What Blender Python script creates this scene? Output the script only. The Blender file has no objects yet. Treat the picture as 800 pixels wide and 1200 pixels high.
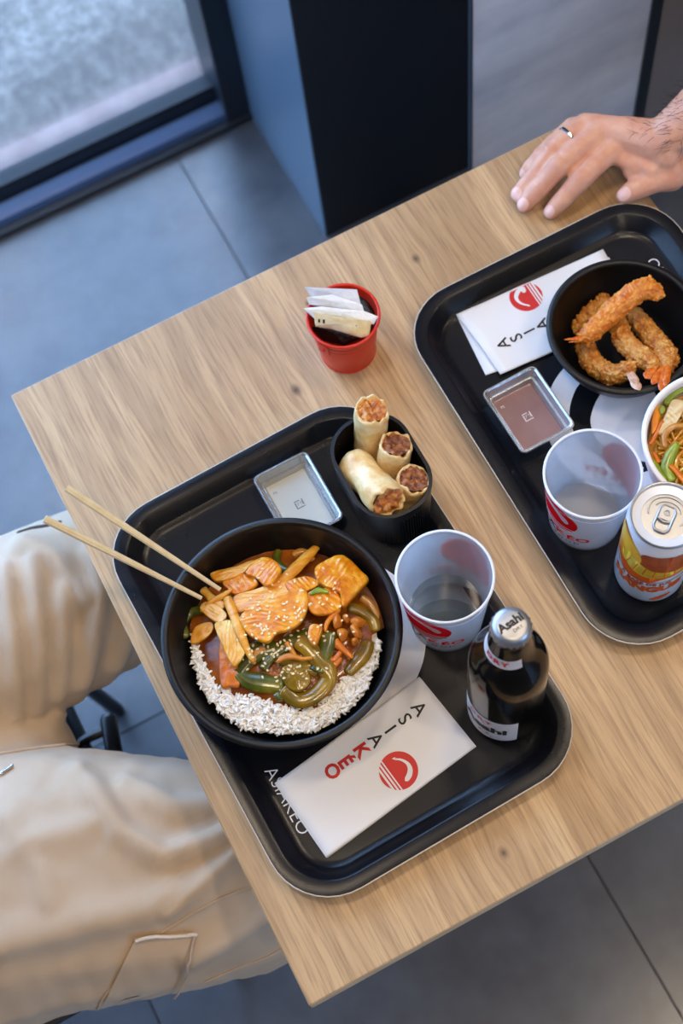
import bpy, bmesh, math, random
import numpy as np
from mathutils import Vector, Matrix, noise
from mathutils.bvhtree import BVHTree
PI = math.pi
random.seed(7)
S = bpy.context.scene
COL = S.collection

# ------------------------------------------------------------------ camera, world, light, exposure
F = 1743.2574
RW = Matrix(((0.883627426, 0.454306525, -0.113173115), (-0.461524140, 0.804567838, -0.373719228), (-0.078727635, 0.382460684, 0.920611636)))
TZ = 0.75                                    # table top
EYE = Vector((0, 0, 2.03))
cd = bpy.data.cameras.new('camera'); cam = bpy.data.objects.new('camera', cd); COL.objects.link(cam)
cam.matrix_world = Matrix.Translation(EYE) @ RW.to_4x4()
cd.sensor_fit = 'VERTICAL'; cd.sensor_height = 36; cd.lens = F / 1200 * 36
cd.clip_start = .05; cd.clip_end = 300
cd.dof.use_dof = True; cd.dof.focus_distance = 1.27; cd.dof.aperture_fstop = 5.6
S.camera = cam
S.view_settings.view_transform = 'Standard'; S.view_settings.look = 'None'
S.view_settings.gamma = 1; S.view_settings.use_curve_mapping = False
S.view_settings.exposure = 0.0
w = bpy.data.worlds.new('sky'); S.world = w; w.use_nodes = True
bg = w.node_tree.nodes['Background']; bg.inputs['Color'].default_value = (.35, .59, 1, 1); bg.inputs['Strength'].default_value = 9.5

def portal(name, loc, rot, sx, sy):
    l = bpy.data.lights.new(name, 'AREA'); l.shape = 'RECTANGLE'; l.size = sx; l.size_y = sy; l.cycles.is_portal = True
    o = bpy.data.objects.new(name, l); o.location = loc; o.rotation_euler = rot; COL.objects.link(o)
portal('window_portal', (-.8, 1.62, 1.4), (-PI/2, 0, 0), 2.6, 2.8)
portal('window_portal', (-2.05, 1.0, 1.4), (PI/2, 0, -PI/2), 1.0, 2.8)
portal('window_portal', (1.8, -2.43, 1.4), (PI/2, 0, 0), 1.2, 2.7)  # serves the unseen window added for blue light
LAMPS = [(-.15, .80), (.80, .75), (.80, -.25), (-.15, -.35), (1.7, .2), (1.7, -1.2), (.3, -1.4)]
LAMP_W = 30.0

# ------------------------------------------------------------------ helpers
def at(u, v, z):
    r = RW @ Vector((u - 400, -(v - 600), -F)); return EYE + r * ((z - EYE.z) / r.z)
def ray(u, v): return (RW @ Vector((u - 400, -(v - 600), -F))).normalized()
def lin(c):
    c = c / 255; return c / 12.92 if c <= .04045 else ((c + .055) / 1.055) ** 2.4
def rgb(c): return (lin(c[0]), lin(c[1]), lin(c[2]), 1)

class NT:
    def __init__(s, name):
        s.m = bpy.data.materials.new(name); s.m.use_nodes = True; s.t = s.m.node_tree; s.p = s.t.nodes['Principled BSDF']; s.out = s.t.nodes['Material Output']
    def n(s, typ, ins=None, **kw):
        x = s.t.nodes.new(typ)
        for k, v in kw.items(): setattr(x, k, v)
        for k, v in (ins or {}).items():
            if isinstance(v, bpy.types.NodeSocket): s.t.links.new(v, x.inputs[k])
            else: x.inputs[k].default_value = v
        return x
    def link(s, a, b): s.t.links.new(a, b)
    def coords(s, scale=(1, 1, 1), kind='Object'):
        return s.n('ShaderNodeMapping', {'Vector': s.n('ShaderNodeTexCoord').outputs[kind], 'Scale': scale}).outputs[0]
    def noise(s, vec, scale, detail=4, rough=.55):
        return s.n('ShaderNodeTexNoise', {'Vector': vec, 'Scale': scale, 'Detail': detail, 'Roughness': rough}).outputs[0]
    def ramp(s, fac, stops):
        r = s.n('ShaderNodeValToRGB', {'Fac': fac}); e = r.color_ramp.elements
        while len(e) < len(stops): e.new(.5)
        for i, (p, c) in enumerate(stops): e[i].position = p; e[i].color = c if len(c) == 4 else rgb(c)
        return r.outputs[0]
    def mix(s, fac, a, b, typ='MIX'):
        x = s.n('ShaderNodeMix', data_type='RGBA', blend_type=typ)
        for k, v in ((0, fac), (6, a), (7, b)):
            if isinstance(v, bpy.types.NodeSocket): s.link(v, x.inputs[k])
            else: x.inputs[k].default_value = v if not (k and len(v) == 3) else rgb(v)
        return x.outputs[2]
    def math(s, op, a, b=0.0, c=None, clamp=False):
        x = s.n('ShaderNodeMath', operation=op, use_clamp=clamp)
        for k, v in ((0, a), (1, b), (2, c)):
            if v is None: continue
            if isinstance(v, bpy.types.NodeSocket): s.link(v, x.inputs[k])
            else: x.inputs[k].default_value = v
        return x.outputs[0]
    def bump(s, h, strength=.3, dist=.002):
        s.link(s.n('ShaderNodeBump', {'Height': h, 'Strength': strength, 'Distance': dist}).outputs[0], s.p.inputs['Normal'])
    def set(s, **kw):
        for k, v in kw.items():
            i = s.p.inputs[k.replace('_', ' ')]
            if isinstance(v, bpy.types.NodeSocket): s.link(v, i)
            else: i.default_value = v
        return s

def mat(name, col, rough=.5, metal=0, var=None, bump=None, coat=0, spec=.5, sss=0):
    """var = (scale, colour2, lo, hi): noise variation; bump = (scale, strength, distance)"""
    k = NT(name); k.set(Base_Color=rgb(col), Roughness=rough, Metallic=metal, Coat_Weight=coat, Coat_Roughness=.12)
    k.p.inputs['Specular IOR Level'].default_value = spec
    if sss: k.set(Subsurface_Weight=sss); k.p.inputs['Subsurface Radius'].default_value = (.006, .003, .002); k.p.inputs['Subsurface Scale'].default_value = 1
    v = k.coords()
    if var: k.set(Base_Color=k.ramp(k.noise(v, var[0], 6), [(var[2], col), (var[3], var[1])]))
    if bump: k.bump(k.noise(v, bump[0], 6), bump[1], bump[2])
    return k.m

class MB:
    def __init__(s): s.v = []; s.f = []
    def add(s, vs, fs):
        o = len(s.v); s.v += [tuple(p) for p in vs]; s.f += [tuple(i + o for i in q) for q in fs]; return s
    def box(s, c, d, m=None):
        x, y, z = d[0]/2, d[1]/2, d[2]/2
        vs = [Vector((a*x, b*y, e*z)) for e in (-1, 1) for a, b in ((-1, -1), (1, -1), (1, 1), (-1, 1))]
        if m: vs = [m @ p for p in vs]
        c = Vector(c)
        return s.add([p + c for p in vs], [(3, 2, 1, 0), (4, 5, 6, 7), (0, 1, 5, 4), (1, 2, 6, 5), (2, 3, 7, 6), (3, 0, 4, 7)])
    def lathe(s, prof, c=(0, 0, 0), n=64, fr=None):
        """prof = [(r, z)]; r = 0 closes with a pole"""
        c = Vector(c); vs = []; idx = []
        for r, z in prof:
            if r <= 1e-9: idx.append([len(vs)]); vs.append(c + Vector((0, 0, z)))
            else:
                idx.append(list(range(len(vs), len(vs) + n)))
                for i in range(n):
                    a = 2*PI*i/n; q = r * (fr(a, z) if fr else 1); vs.append(c + Vector((q*math.cos(a), q*math.sin(a), z)))
        fs = []
        for A, B in zip(idx, idx[1:]):
            for i in range(n):
                j = (i+1) % n
                if len(A) == 1 and len(B) == 1: continue
                if len(A) == 1: fs.append((A[0], B[j], B[i]))
                elif len(B) == 1: fs.append((A[i], A[j], B[0]))
                else: fs.append((A[i], A[j], B[j], B[i]))
        return s.add(vs, fs)
    def loft(s, rings, cap0=True, cap1=True):
        n = len(rings[0]); vs = [p for r in rings for p in r]; fs = []
        for k in range(len(rings)-1):
            for i in range(n):
                j = (i+1) % n; fs.append((k*n+i, k*n+j, (k+1)*n+j, (k+1)*n+i))
        if cap0: fs.append(tuple(range(n-1, -1, -1)))
        if cap1: fs.append(tuple((len(rings)-1)*n + i for i in range(n)))
        return s.add(vs, fs)
    def tube(s, pts, rad, n=10, up=(0, 0, 1), rounded=True, closed=False):
        """rad: number or list of numbers / (half width, half height)"""
        pts = [Vector(p) for p in pts]; up = Vector(up)
        if not isinstance(rad, list): rad = [rad]*len(pts)
        rad = [(r, r) if not isinstance(r, tuple) else r for r in rad]
        rings = []; L = len(pts)
        for i, p in enumerate(pts):
            t = (pts[(i+1) % L] - pts[i-1]) if closed else (pts[min(i+1, L-1)] - pts[max(i-1, 0)])
            t.normalize(); sd = t.cross(up)
            if sd.length < 1e-4: sd = t.cross(Vector((1, 0, 0)))
            sd.normalize(); u = sd.cross(t)
            R = lambda q, k: [q + sd*(rad[i][0]*k*math.cos(a)) + u*(rad[i][1]*k*math.sin(a)) for a in [2*PI*j/n for j in range(n)]]
            m = min(rad[i])
            if rounded and not closed and i == 0: rings += [R(p - t*m*.8, .3), R(p - t*m*.5, .75)]
            rings.append(R(p, 1))
            if rounded and not closed and i == L-1: rings += [R(p + t*m*.5, .75), R(p + t*m*.8, .3)]
        if closed: rings.append(rings[0]); return s.loft(rings, False, False)
        return s.loft(rings)
    def prism(s, poly, z0, z1):
        n = len(poly); return s.loft([[(x, y, z0) for x, y in poly], [(x, y, z1) for x, y in poly]])
    def ball(s, c, r, n=10, m=None):
        """r: number or 3-tuple"""
        r = (r, r, r) if not isinstance(r, tuple) else r; c = Vector(c)
        o = len(s.v); k = max(4, n//2)
        s.lathe([(math.sin(PI*i/k), -math.cos(PI*i/k)) for i in range(k+1)], (0, 0, 0), n)
        for i in range(o, len(s.v)):
            p = Vector(s.v[i]); p = Vector((p.x*r[0], p.y*r[1], p.z*r[2]))
            s.v[i] = tuple((m @ p if m else p) + c)
        return s
    def chain(s, pts, step=.35, n=10):
        """spheres swept along [(Vector, r)] for fuse()"""
        for (a, ra), (b, rb) in zip(pts, pts[1:]):
            a = Vector(a); b = Vector(b); k = max(1, int((b-a).length / (min(ra, rb)*step)) + 1)
            for i in range(k+1):
                t = i/k; s.ball(a.lerp(b, t), ra + (rb-ra)*t, n)
        return s
    def mesh(s, name):
        m = bpy.data.meshes.new(name); m.from_pydata(s.v, [], s.f); m.validate(); m.update(); return m

def finish(me, sharp=35):
    me.shade_smooth()
    if sharp: me.set_sharp_from_angle(angle=math.radians(sharp))
    return me
def rootloc(o):
    v = Vector((0, 0, 0))
    while o: v += o.location; o = o.parent
    return v
def obj(name, geo, m, parent=None, sharp=35, bevel=0, kind=None, label=None):
    me = geo.mesh(name) if isinstance(geo, MB) else geo
    me.name = name
    if parent: me.transform(Matrix.Translation(-rootloc(parent)))
    finish(me, sharp)
    if m: me.materials.append(m)
    o = bpy.data.objects.new(name, me); COL.objects.link(o); o.parent = parent
    if bevel:
        b = o.modifiers.new('bevel', 'BEVEL'); b.width = bevel; b.segments = 2; b.limit_method = 'ANGLE'
    if kind: o['kind'] = kind
    if label: o['label'] = label
    return o
def tag(o, label, cat, group=None):
    o['label'] = label; o['category'] = cat
    if group: o['group'] = group
    return o
def thing(name, label, cat, loc, group=None):
    o = bpy.data.objects.new(name, None); COL.objects.link(o); o.location = loc; o.empty_display_size = .05
    return tag(o, label, cat, group)
def solo(name, geo, m, label, cat, loc, group=None, **kw):
    """a thing that is one mesh, origin at its base"""
    me = geo.mesh(name) if isinstance(geo, MB) else geo
    me.transform(Matrix.Translation(-Vector(loc)))
    o = obj(name, me, m, None, **kw); o.location = loc
    return tag(o, label, cat, group)
def struct(name, geo, m, **kw): return obj(name, geo, m, None, kind='structure', **kw)
def fuse(mb, voxel, smooth=3):
    o = bpy.data.objects.new('tmp', mb.mesh('tmp')); COL.objects.link(o)
    r = o.modifiers.new('r', 'REMESH'); r.mode = 'VOXEL'; r.voxel_size = voxel
    if smooth: q = o.modifiers.new('s', 'SMOOTH'); q.iterations = smooth; q.factor = .5
    me = bpy.data.meshes.new_from_object(o.evaluated_get(bpy.context.evaluated_depsgraph_get()))
    old = o.data; bpy.data.objects.remove(o); bpy.data.meshes.remove(old); return me
def displace(me, fn):
    """fn(co, normal) -> distance along the normal"""
    ns = [v.normal.copy() for v in me.vertices]
    for v, n in zip(me.vertices, ns): v.co += n * fn(v.co, n)
    me.update(); return me
def nz(p, f, seed=0): return noise.noise(Vector((p[0]*f + seed, p[1]*f - seed, p[2]*f + seed*.7)))
def bvh(mes):
    vs = []; fs = []
    for me, off in mes:
        o = len(vs); vs += [v.co + off for v in me.vertices]; fs += [tuple(i + o for i in p.vertices) for p in me.polygons]
    return BVHTree.FromPolygons(vs, fs)
def catmull(P, n, closed=True):
    P = [Vector(p) for p in P]; L = len(P); out = []
    segs = L if closed else L-1; per = max(1, n//segs)
    for i in range(segs):
        g = (lambda k: P[k % L]) if closed else (lambda k: P[min(max(k, 0), L-1)])
        a, b, c, d = g(i-1), g(i), g(i+1), g(i+2)
        for j in range(per):
            t = j/per
            out.append(.5*((2*b) + (c-a)*t + (2*a-5*b+4*c-d)*t*t + (3*b-a-3*c+d)*t**3))
    if not closed: out.append(P[-1])
    return out

# flat print: lettering and the fish emblem as 2-D meshes mapped on a surface
def text2d(s, size, bold=0, spacing=1.0):
    c = bpy.data.curves.new('t', 'FONT'); c.body = s; c.size = size; c.offset = bold; c.align_x = 'CENTER'; c.align_y = 'CENTER'; c.resolution_u = 3; c.space_character = spacing
    o = bpy.data.objects.new('t', c); COL.objects.link(o)
    me = bpy.data.meshes.new_from_object(o.evaluated_get(bpy.context.evaluated_depsgraph_get()))
    r = ([tuple(v.co[:2]) for v in me.vertices], [tuple(p.vertices) for p in me.polygons])
    bpy.data.objects.remove(o); bpy.data.curves.remove(c); bpy.data.meshes.remove(me); return r
def poly2d(P): return ([tuple(p[:2]) for p in P], [tuple(range(len(P)))])
def slice2d(g, step):
    bm = bmesh.new(); vs = [bm.verts.new((x, y, 0)) for x, y in g[0]]
    for q in g[1]:
        try: bm.faces.new([vs[i] for i in q])
        except ValueError: pass
    xs = [p[0] for p in g[0]]
    x = min(xs) + step
    while x < max(xs):
        bmesh.ops.bisect_plane(bm, geom=bm.verts[:] + bm.edges[:] + bm.faces[:], plane_co=(x, 0, 0), plane_no=(1, 0, 0)); x += step
    bmesh.ops.triangulate(bm, faces=bm.faces[:])
    bm.verts.index_update(); r = ([tuple(v.co[:2]) for v in bm.verts], [tuple(v.index for v in f.verts) for f in bm.faces]); bm.free(); return r
def wide(g, k=1.12): return ([(x*k, y) for x, y in g[0]], g[1])
def put(mb, g, fn): mb.add([fn(x, y) for x, y in g[0]], g[1]); return mb
def shift2d(g, dx, dy): return ([(x+dx, y+dy) for x, y in g[0]], g[1])
def disc2d(r, n=56): return poly2d([(r*math.cos(2*PI*i/n), r*math.sin(2*PI*i/n)) for i in range(n)])
def fish2d(r):
    c = catmull([(-.62, .16, 0), (-.38, .43, 0), (-.05, .58, 0), (.25, .54, 0), (.48, .34, 0), (.6, .1, 0), (.62, -.04, 0)], 30, False)
    hw = [.03, .055, .075, .105, .13, .14, .12, .015]
    L = []; R = []
    for i, p in enumerate(c):
        t = (c[min(i+1, len(c)-1)] - c[max(i-1, 0)]).normalized(); nn = Vector((-t.y, t.x, 0)); x = i/(len(c)-1)*(len(hw)-1); k = min(int(x), len(hw)-2); h = hw[k] + (hw[k+1]-hw[k])*(x-k)
        L.append(p + nn*h); R.append(p - nn*h)
    L[0] += Vector((-.02, .1, 0)); R[0] += Vector((-.1, -.05, 0))
    vs = [(p.x*r, p.y*r) for p in L + R]; n = len(L)
    return (vs, [(i, n+i, n+i+1, i+1) for i in range(n-1)])
def stripes2d(r):
    vs = []; fs = []
    for y, h in ((-.43, .035), (-.6, .05), (-.78, .055)):
        for k in range(8):
            o = len(vs)
            for t, yy in ((k/8, y-h), ((k+1)/8, y-h), ((k+1)/8, y+h), (k/8, y+h)):
                e = math.sqrt(max(0, 1 - yy*yy)); vs.append((r*(-e + 2*e*t), r*yy))
            fs.append((o, o+1, o+2, o+3))
    return vs, fs

# ------------------------------------------------------------------ materials
def wood():
    k = NT('oak'); tc = k.n('ShaderNodeTexCoord').outputs['Object']
    warp = k.noise(k.n('ShaderNodeMapping', {'Vector': tc, 'Scale': (5, 1.6, 1)}).outputs[0], 1, 3)
    sep = k.n('ShaderNodeSeparateXYZ', {'Vector': tc}); X, Y = sep.outputs[0], sep.outputs[1]
    dark = None; bend = None
    for kx, ky, r in ((.178, .655, .0075), (.3495, .7265, .006), (.1325, .175, .006), (.232, .735, .004), (.455, .60, .006), (.40, .16, .005)):
        dx = k.math('SUBTRACT', X, kx); dy = k.math('SUBTRACT', Y, ky)
        d = k.math('SQRT', k.math('ADD', k.math('POWER', k.math('DIVIDE', dx, r*.75), 2), k.math('POWER', k.math('DIVIDE', dy, r), 2)))
        g = k.math('SMOOTH_MAX', k.math('SUBTRACT', 1.15, d, clamp=False), 0, .3)
        dark = g if dark is None else k.math('ADD', dark, g)
        f = k.math('MULTIPLY', k.math('DIVIDE', dx, k.math('ADD', k.math('POWER', d, 2), 1.6)), -1.6)
        bend = f if bend is None else k.math('ADD', bend, f)
    xx = k.math('ADD', k.math('ADD', X, k.math('MULTIPLY', warp, .05)), bend)
    vec = k.n('ShaderNodeCombineXYZ', {0: k.math('MULTIPLY', xx, 60), 1: k.math('MULTIPLY', Y, 3.2), 2: 0.0}).outputs[0]
    fine = k.n('ShaderNodeCombineXYZ', {0: k.math('MULTIPLY', xx, 420), 1: k.math('MULTIPLY', Y, 16), 2: 3.0}).outputs[0]
    broad = k.n('ShaderNodeCombineXYZ', {0: k.math('MULTIPLY', xx, 13), 1: k.math('MULTIPLY', Y, 1.1), 2: 9.0}).outputs[0]
    a = k.noise(vec, 1, 5, .6); b = k.noise(fine, 1, 4, .6); c = k.noise(broad, 1, 3)
    base = k.ramp(c, [(.3, (182, 146, 104)), (.55, (202, 167, 124)), (.75, (212, 181, 140))])
    base = k.mix(k.math('MULTIPLY', k.ramp(a, [(.42, (255, 255, 255)), (.58, (0, 0, 0))]), .5), base, (150, 116, 82))
    base = k.mix(k.math('MULTIPLY', k.ramp(b, [(.36, (255, 255, 255)), (.52, (0, 0, 0))]), .5), base, (128, 96, 66))
    base = k.mix(k.math('MULTIPLY', dark, .8, clamp=True), base, (72, 50, 34))
    k.set(Base_Color=base, Roughness=.42); k.bump(b, .12, .0006); return k.m
OAK = wood()
OAK_EDGE = mat('oak edge band', (214, 186, 150), .45, var=(60, (196, 164, 126), .35, .7))
def tile_mat():
    k = NT('grey floor tile'); v = k.coords((1, 1, 1))
    n = k.noise(v, 3.5, 7, .6); n2 = k.noise(v, 14, 5)
    c = k.mix(.35, k.ramp(n, [(.3, (66, 68, 74)), (.7, (88, 90, 95))]), k.ramp(n2, [(.35, (64, 66, 72)), (.7, (92, 94, 98))]))
    k.set(Base_Color=c, Roughness=.24); k.p.inputs['Specular IOR Level'].default_value = .9; k.bump(n2, .05, .002); return k.m
TILE = tile_mat(); GROUT = mat('grout', (84, 84, 88), .9)
WALLW = mat('warm wall paint', (176, 164, 152), .85)
CEIL = mat('dark ceiling paint', (58, 56, 55), .9)
BROWNW = mat('brown wall', (128, 112, 102), .8, var=(6, (112, 98, 90), .35, .7))
BLUEGREY = mat('blue grey metal cladding', (80, 96, 112), .38)
NAVY = mat('near black panel', (15, 20, 28), .6)
FRAME = mat('dark window frame', (24, 32, 42), .35)
FRAMELIT = mat('rail with painted sky light', (70, 96, 134), .35)  # blue of the sky-lit rail slopes, put into the colour
def stone_mat():
    k = NT('grey stone panel'); v = k.coords((1, 1, 1)); m = k.n('ShaderNodeMapping', {'Vector': v, 'Rotation': (0, .9, 0), 'Scale': (3, 3, 14)}).outputs[0]
    n = k.noise(m, 1.2, 6); n2 = k.noise(v, 30, 5)
    c = k.ramp(n, [(.35, (188, 190, 202)), (.7, (226, 228, 236))]); c = k.mix(.25, c, k.ramp(n2, [(.3, (170, 172, 184)), (.7, (214, 216, 226))]))
    k.set(Base_Color=c, Roughness=.5); return k.m
STONE = stone_mat()
def printmat(name, col, t=.55):
    k = NT(name); a = k.n('ShaderNodeBsdfDiffuse', {'Color': rgb(col)}); b = k.n('ShaderNodeBsdfTranslucent', {'Color': rgb(col)})
    k.link(k.n('ShaderNodeMixShader', {0: t, 1: a.outputs[0], 2: b.outputs[0]}).outputs[0], k.out.inputs[0]); return k.m
def glass(name, tint=(1, 1, 1, 1), refl=.06, rough=.0):
    k = NT(name); tr = k.n('ShaderNodeBsdfTransparent', {'Color': tint}); g = k.n('ShaderNodeBsdfGlossy', {'Roughness': rough, 'Color': (1, 1, 1, 1)})
    lw = k.n('ShaderNodeLayerWeight', {'Blend': .25}).outputs['Fresnel']
    mx = k.n('ShaderNodeMixShader', {0: k.math('ADD', k.math('MULTIPLY', lw, .6), refl, clamp=True), 1: tr.outputs[0], 2: g.outputs[0]}); k.link(mx.outputs[0], k.out.inputs[0]); return k.m
PANE = glass('window glass')
WATER = glass('water surface', (.82, .86, .88, 1), .10)
def asphalt():
    k = NT('outdoor gravel asphalt'); v = k.coords(); n = k.noise(v, 42, 6, .75); n2 = k.noise(v, 9, 4)
    c = k.ramp(n, [(.32, (96, 88, 82)), (.5, (134, 122, 112)), (.66, (184, 170, 158))]); c = k.mix(.3, c, k.ramp(n2, [(.3, (104, 96, 88)), (.7, (158, 144, 132))]))
    k.set(Base_Color=c, Roughness=.85); k.bump(n, .8, .02); return k.m
ASPHALT = asphalt()
KERB = mat('pinkish kerb stone', (190, 160, 150), .8, var=(20, (160, 130, 122), .3, .7))
TRAY = mat('black tray plastic', (15, 16, 22), .26, bump=(900, .02, .0003), var=(14, (20, 22, 28), .4, .7), spec=.28)
TRAYEDGE = mat('worn white tray edge', (205, 196, 184), .6)
BLACKBOWL = mat('black bowl plastic', (13, 14, 17), .40, bump=(1500, .04, .0003), spec=.35)
WHITEPRINT = mat('white print', (222, 222, 228), .5)
BLACKPRINT = mat('black print', (22, 22, 26), .6)
REDPRINT = mat('red print', (206, 34, 28), .55)
NAPKIN = mat('napkin paper', (232, 230, 230), .9, bump=(1400, .25, .0004))
def cupmat():
    k = NT('frosted translucent cup plastic'); d = k.n('ShaderNodeBsdfDiffuse', {'Color': (.86, .89, .94, 1)}); tl = k.n('ShaderNodeBsdfTranslucent', {'Color': (.86, .89, .94, 1)})
    tr = k.n('ShaderNodeBsdfTransparent', {'Color': (.95, .96, .98, 1)}); g = k.n('ShaderNodeBsdfGlossy', {'Roughness': .22})
    a = k.n('ShaderNodeMixShader', {0: .5, 1: d.outputs[0], 2: tl.outputs[0]}); b = k.n('ShaderNodeMixShader', {0: .60, 1: a.outputs[0], 2: tr.outputs[0]})
    c = k.n('ShaderNodeMixShader', {0: k.math('ADD', k.math('MULTIPLY', k.n('ShaderNodeLayerWeight', {'Blend': .2}).outputs['Fresnel'], .5), .03, clamp=True), 1: b.outputs[0], 2: g.outputs[0]}); k.link(c.outputs[0], k.out.inputs[0]); return k.m
CUP = cupmat(); CUPRED = printmat('translucent red cup print', (226, 30, 34)); CUPBLACK = printmat('cup black print', (26, 24, 30), .3); CUPWHITE = printmat('translucent white cup print', (236, 236, 240))
CUPRIM = mat('cup rim plastic', (226, 228, 236), .35)
DISH = mat('silvery sauce dish plastic', (186, 188, 190), .22, .75, bump=(60, .15, .003))
SAUCEFILM = mat('reddish sauce film', (138, 104, 104), .16, .3, var=(30, (152, 122, 122), .3, .7))
DISHMARK = mat('embossed mark', (96, 98, 96), .4, .3)
DISHMARKW = mat('embossed pale mark', (214, 208, 212), .4, .2)
REDMETAL = mat('red enamel', (218, 52, 30), .3, var=(25, (200, 40, 24), .4, .7))
WRAPPAPER = mat('clear sachet film', (224, 220, 212), .25, var=(45, (236, 234, 232), .4, .6), bump=(120, .5, .003))
WRAPCREAM = mat('cream sachet film', (232, 214, 172), .25, var=(60, (222, 186, 118), .45, .72), bump=(120, .5, .003))
BLACKSACHET = mat('black sachet film', (14, 14, 16), .22, bump=(160, .7, .004))
CHOP = mat('pale bamboo', (228, 204, 158), .55, var=(90, (212, 182, 132), .35, .75))
RICE = mat('white rice', (246, 244, 240), .4)
SAUCE = mat('red brown curry sauce', (94, 42, 8), .18, var=(40, (168, 90, 12), .4, .7), coat=.5, bump=(120, .4, .003))
def foodmat(name, stops, scale, rough=.32, coat=.35, bscale=260, bstr=.5, aniso=(1, 1, 1)):
    k = NT(name); v = k.coords(aniso); n = k.noise(v, scale, 6, .6); k.set(Base_Color=k.ramp(n, stops), Roughness=rough, Coat_Weight=coat, Coat_Roughness=.15)
    k.bump(k.noise(v, bscale, 5, .6), bstr, .0012); return k.m
CHICKEN = foodmat('sauced chicken', [(.3, (196, 92, 4)), (.45, (224, 132, 8)), (.6, (236, 162, 30)), (.75, (244, 200, 96))], 70)
CHICKENPALE = foodmat('pale chicken slice', [(.3, (212, 122, 12)), (.45, (232, 164, 48)), (.65, (244, 208, 124))], 60)
BAMBOO = foodmat('yellow bamboo shoot', [(.3, (206, 118, 22)), (.5, (232, 160, 44)), (.7, (244, 196, 96))], 45, aniso=(1, 3, 1))
PEPPER = foodmat('green pepper skin', [(.3, (46, 56, 10)), (.5, (78, 82, 16)), (.7, (124, 112, 26))], 50, rough=.24, coat=.35, bscale=60, bstr=.2)
PEPPERY = foodmat('olive pepper skin', [(.3, (88, 74, 12)), (.5, (134, 102, 18)), (.7, (166, 130, 32))], 50, rough=.24, coat=.35, bscale=60, bstr=.2)
CARROT = foodmat('cooked carrot', [(.3, (190, 88, 4)), (.6, (222, 120, 10)), (.75, (234, 150, 30))], 60)
NUT = foodmat('sauced nut', [(.3, (180, 92, 14)), (.6, (214, 136, 42)), (.8, (230, 166, 76))], 80)
SESAME = mat('sesame seed', (240, 222, 176), .4)
CRUST = foodmat('fried panko crust', [(.25, (140, 70, 14)), (.42, (188, 112, 32)), (.58, (214, 152, 68)), (.75, (232, 190, 116))], 130, rough=.55, coat=.15, bscale=420, bstr=1.0)
CRUSTO = foodmat('orange fried crust', [(.25, (176, 80, 8)), (.45, (214, 118, 20)), (.65, (232, 156, 54))], 120, rough=.45, coat=.25, bscale=420, bstr=1.0)
TAILO = foodmat('orange prawn tail', [(.3, (176, 70, 8)), (.55, (216, 108, 22)), (.78, (236, 160, 84))], 240, rough=.35)
TAILP = foodmat('pale prawn tail', [(.3, (176, 116, 84)), (.55, (216, 172, 142)), (.75, (234, 206, 186))], 160, rough=.35)
PASTRY = foodmat('fried pastry wrapper', [(.26, (202, 138, 58)), (.42, (222, 178, 108)), (.58, (234, 206, 150)), (.78, (240, 224, 184))], 55, rough=.38, coat=.2, bscale=150, bstr=.6)
FILLING = foodmat('browned roll filling', [(.28, (110, 48, 12)), (.42, (178, 92, 28)), (.56, (212, 140, 62)), (.75, (236, 192, 126))], 190, rough=.5, coat=.2, bscale=300, bstr=1)
FILLINGD = foodmat('dark roll filling', [(.28, (74, 34, 16)), (.45, (122, 64, 30)), (.6, (172, 106, 58)), (.78, (206, 154, 104))], 190, rough=.5, coat=.2, bscale=300, bstr=1)
NOODLE = foodmat('fried noodle', [(.3, (176, 112, 26)), (.5, (212, 152, 46)), (.72, (230, 184, 92))], 60, rough=.25, coat=.5)
SCALLION = foodmat('green scallion', [(.3, (96, 124, 20)), (.6, (146, 164, 40)), (.8, (180, 190, 84))], 60, rough=.25, coat=.4)
TOFU = foodmat('pale tofu slice', [(.3, (206, 170, 110)), (.6, (230, 206, 156)), (.8, (240, 224, 186))], 40, aniso=(1, 5, 1))
ONION = foodmat('glazed onion', [(.3, (172, 108, 30)), (.6, (206, 146, 60)), (.8, (226, 182, 106))], 50, rough=.2, coat=.6)
PAPERBOWL = mat('white paper bowl', (236, 234, 232), .55)
BROWNGLASS = mat('dark brown bottle glass', (12, 9, 6), .12, spec=.2)
LABEL = mat('cream bottle label', (206, 198, 196), .55)
ALU = mat('brushed aluminium', (176, 178, 182), .38, .9)
ALUDARK = mat('recessed aluminium', (168, 170, 176), .32, .9)
CANWHITE = mat('can white coating', (222, 226, 234), .28, .1, coat=.3)
def fruit(name, a, b, c, s=60): return foodmat(name, [(.3, a), (.5, b), (.7, c)], s, rough=.3, coat=.3, bscale=10, bstr=0)
MANGOY = fruit('printed yellow mango', (226, 130, 20), (240, 170, 36), (246, 196, 70))
MANGOR = fruit('printed red mango', (128, 34, 12), (166, 58, 18), (196, 92, 28), 40)
MANGOC = fruit('printed mango cubes', (196, 150, 24), (222, 184, 52), (238, 210, 96))
MANGOO = mat('printed orange', (220, 92, 20), .35, coat=.3)
SKIN = mat('skin', (214, 158, 128), .5, var=(60, (198, 132, 104), .35, .75), bump=(500, .25, .0008), sss=.12)
NAIL = mat('fingernail', (234, 184, 168), .24)
HAIR = mat('dark brown hair', (46, 30, 20), .6)
SILVER = mat('silver ring metal', (214, 214, 216), .15, 1)
def cloth(name, a, b, w=1400):
    k = NT(name); v = k.coords(); n = k.noise(v, 9, 4); k.set(Base_Color=k.ramp(n, [(.35, a), (.65, b)]), Roughness=.88, Sheen_Weight=.15)
    k.bump(k.noise(v, w, 2), .25, .0006); return k.m
BEIGE = cloth('beige cotton twill', (184, 160, 134), (196, 174, 150))
SLITSHADE = mat('painted trouser slit shade', (70, 62, 56), .9)  # dark colour painted for the shade inside the pocket slit
STITCH = mat('pale stitching', (222, 210, 196), .8)
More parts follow.
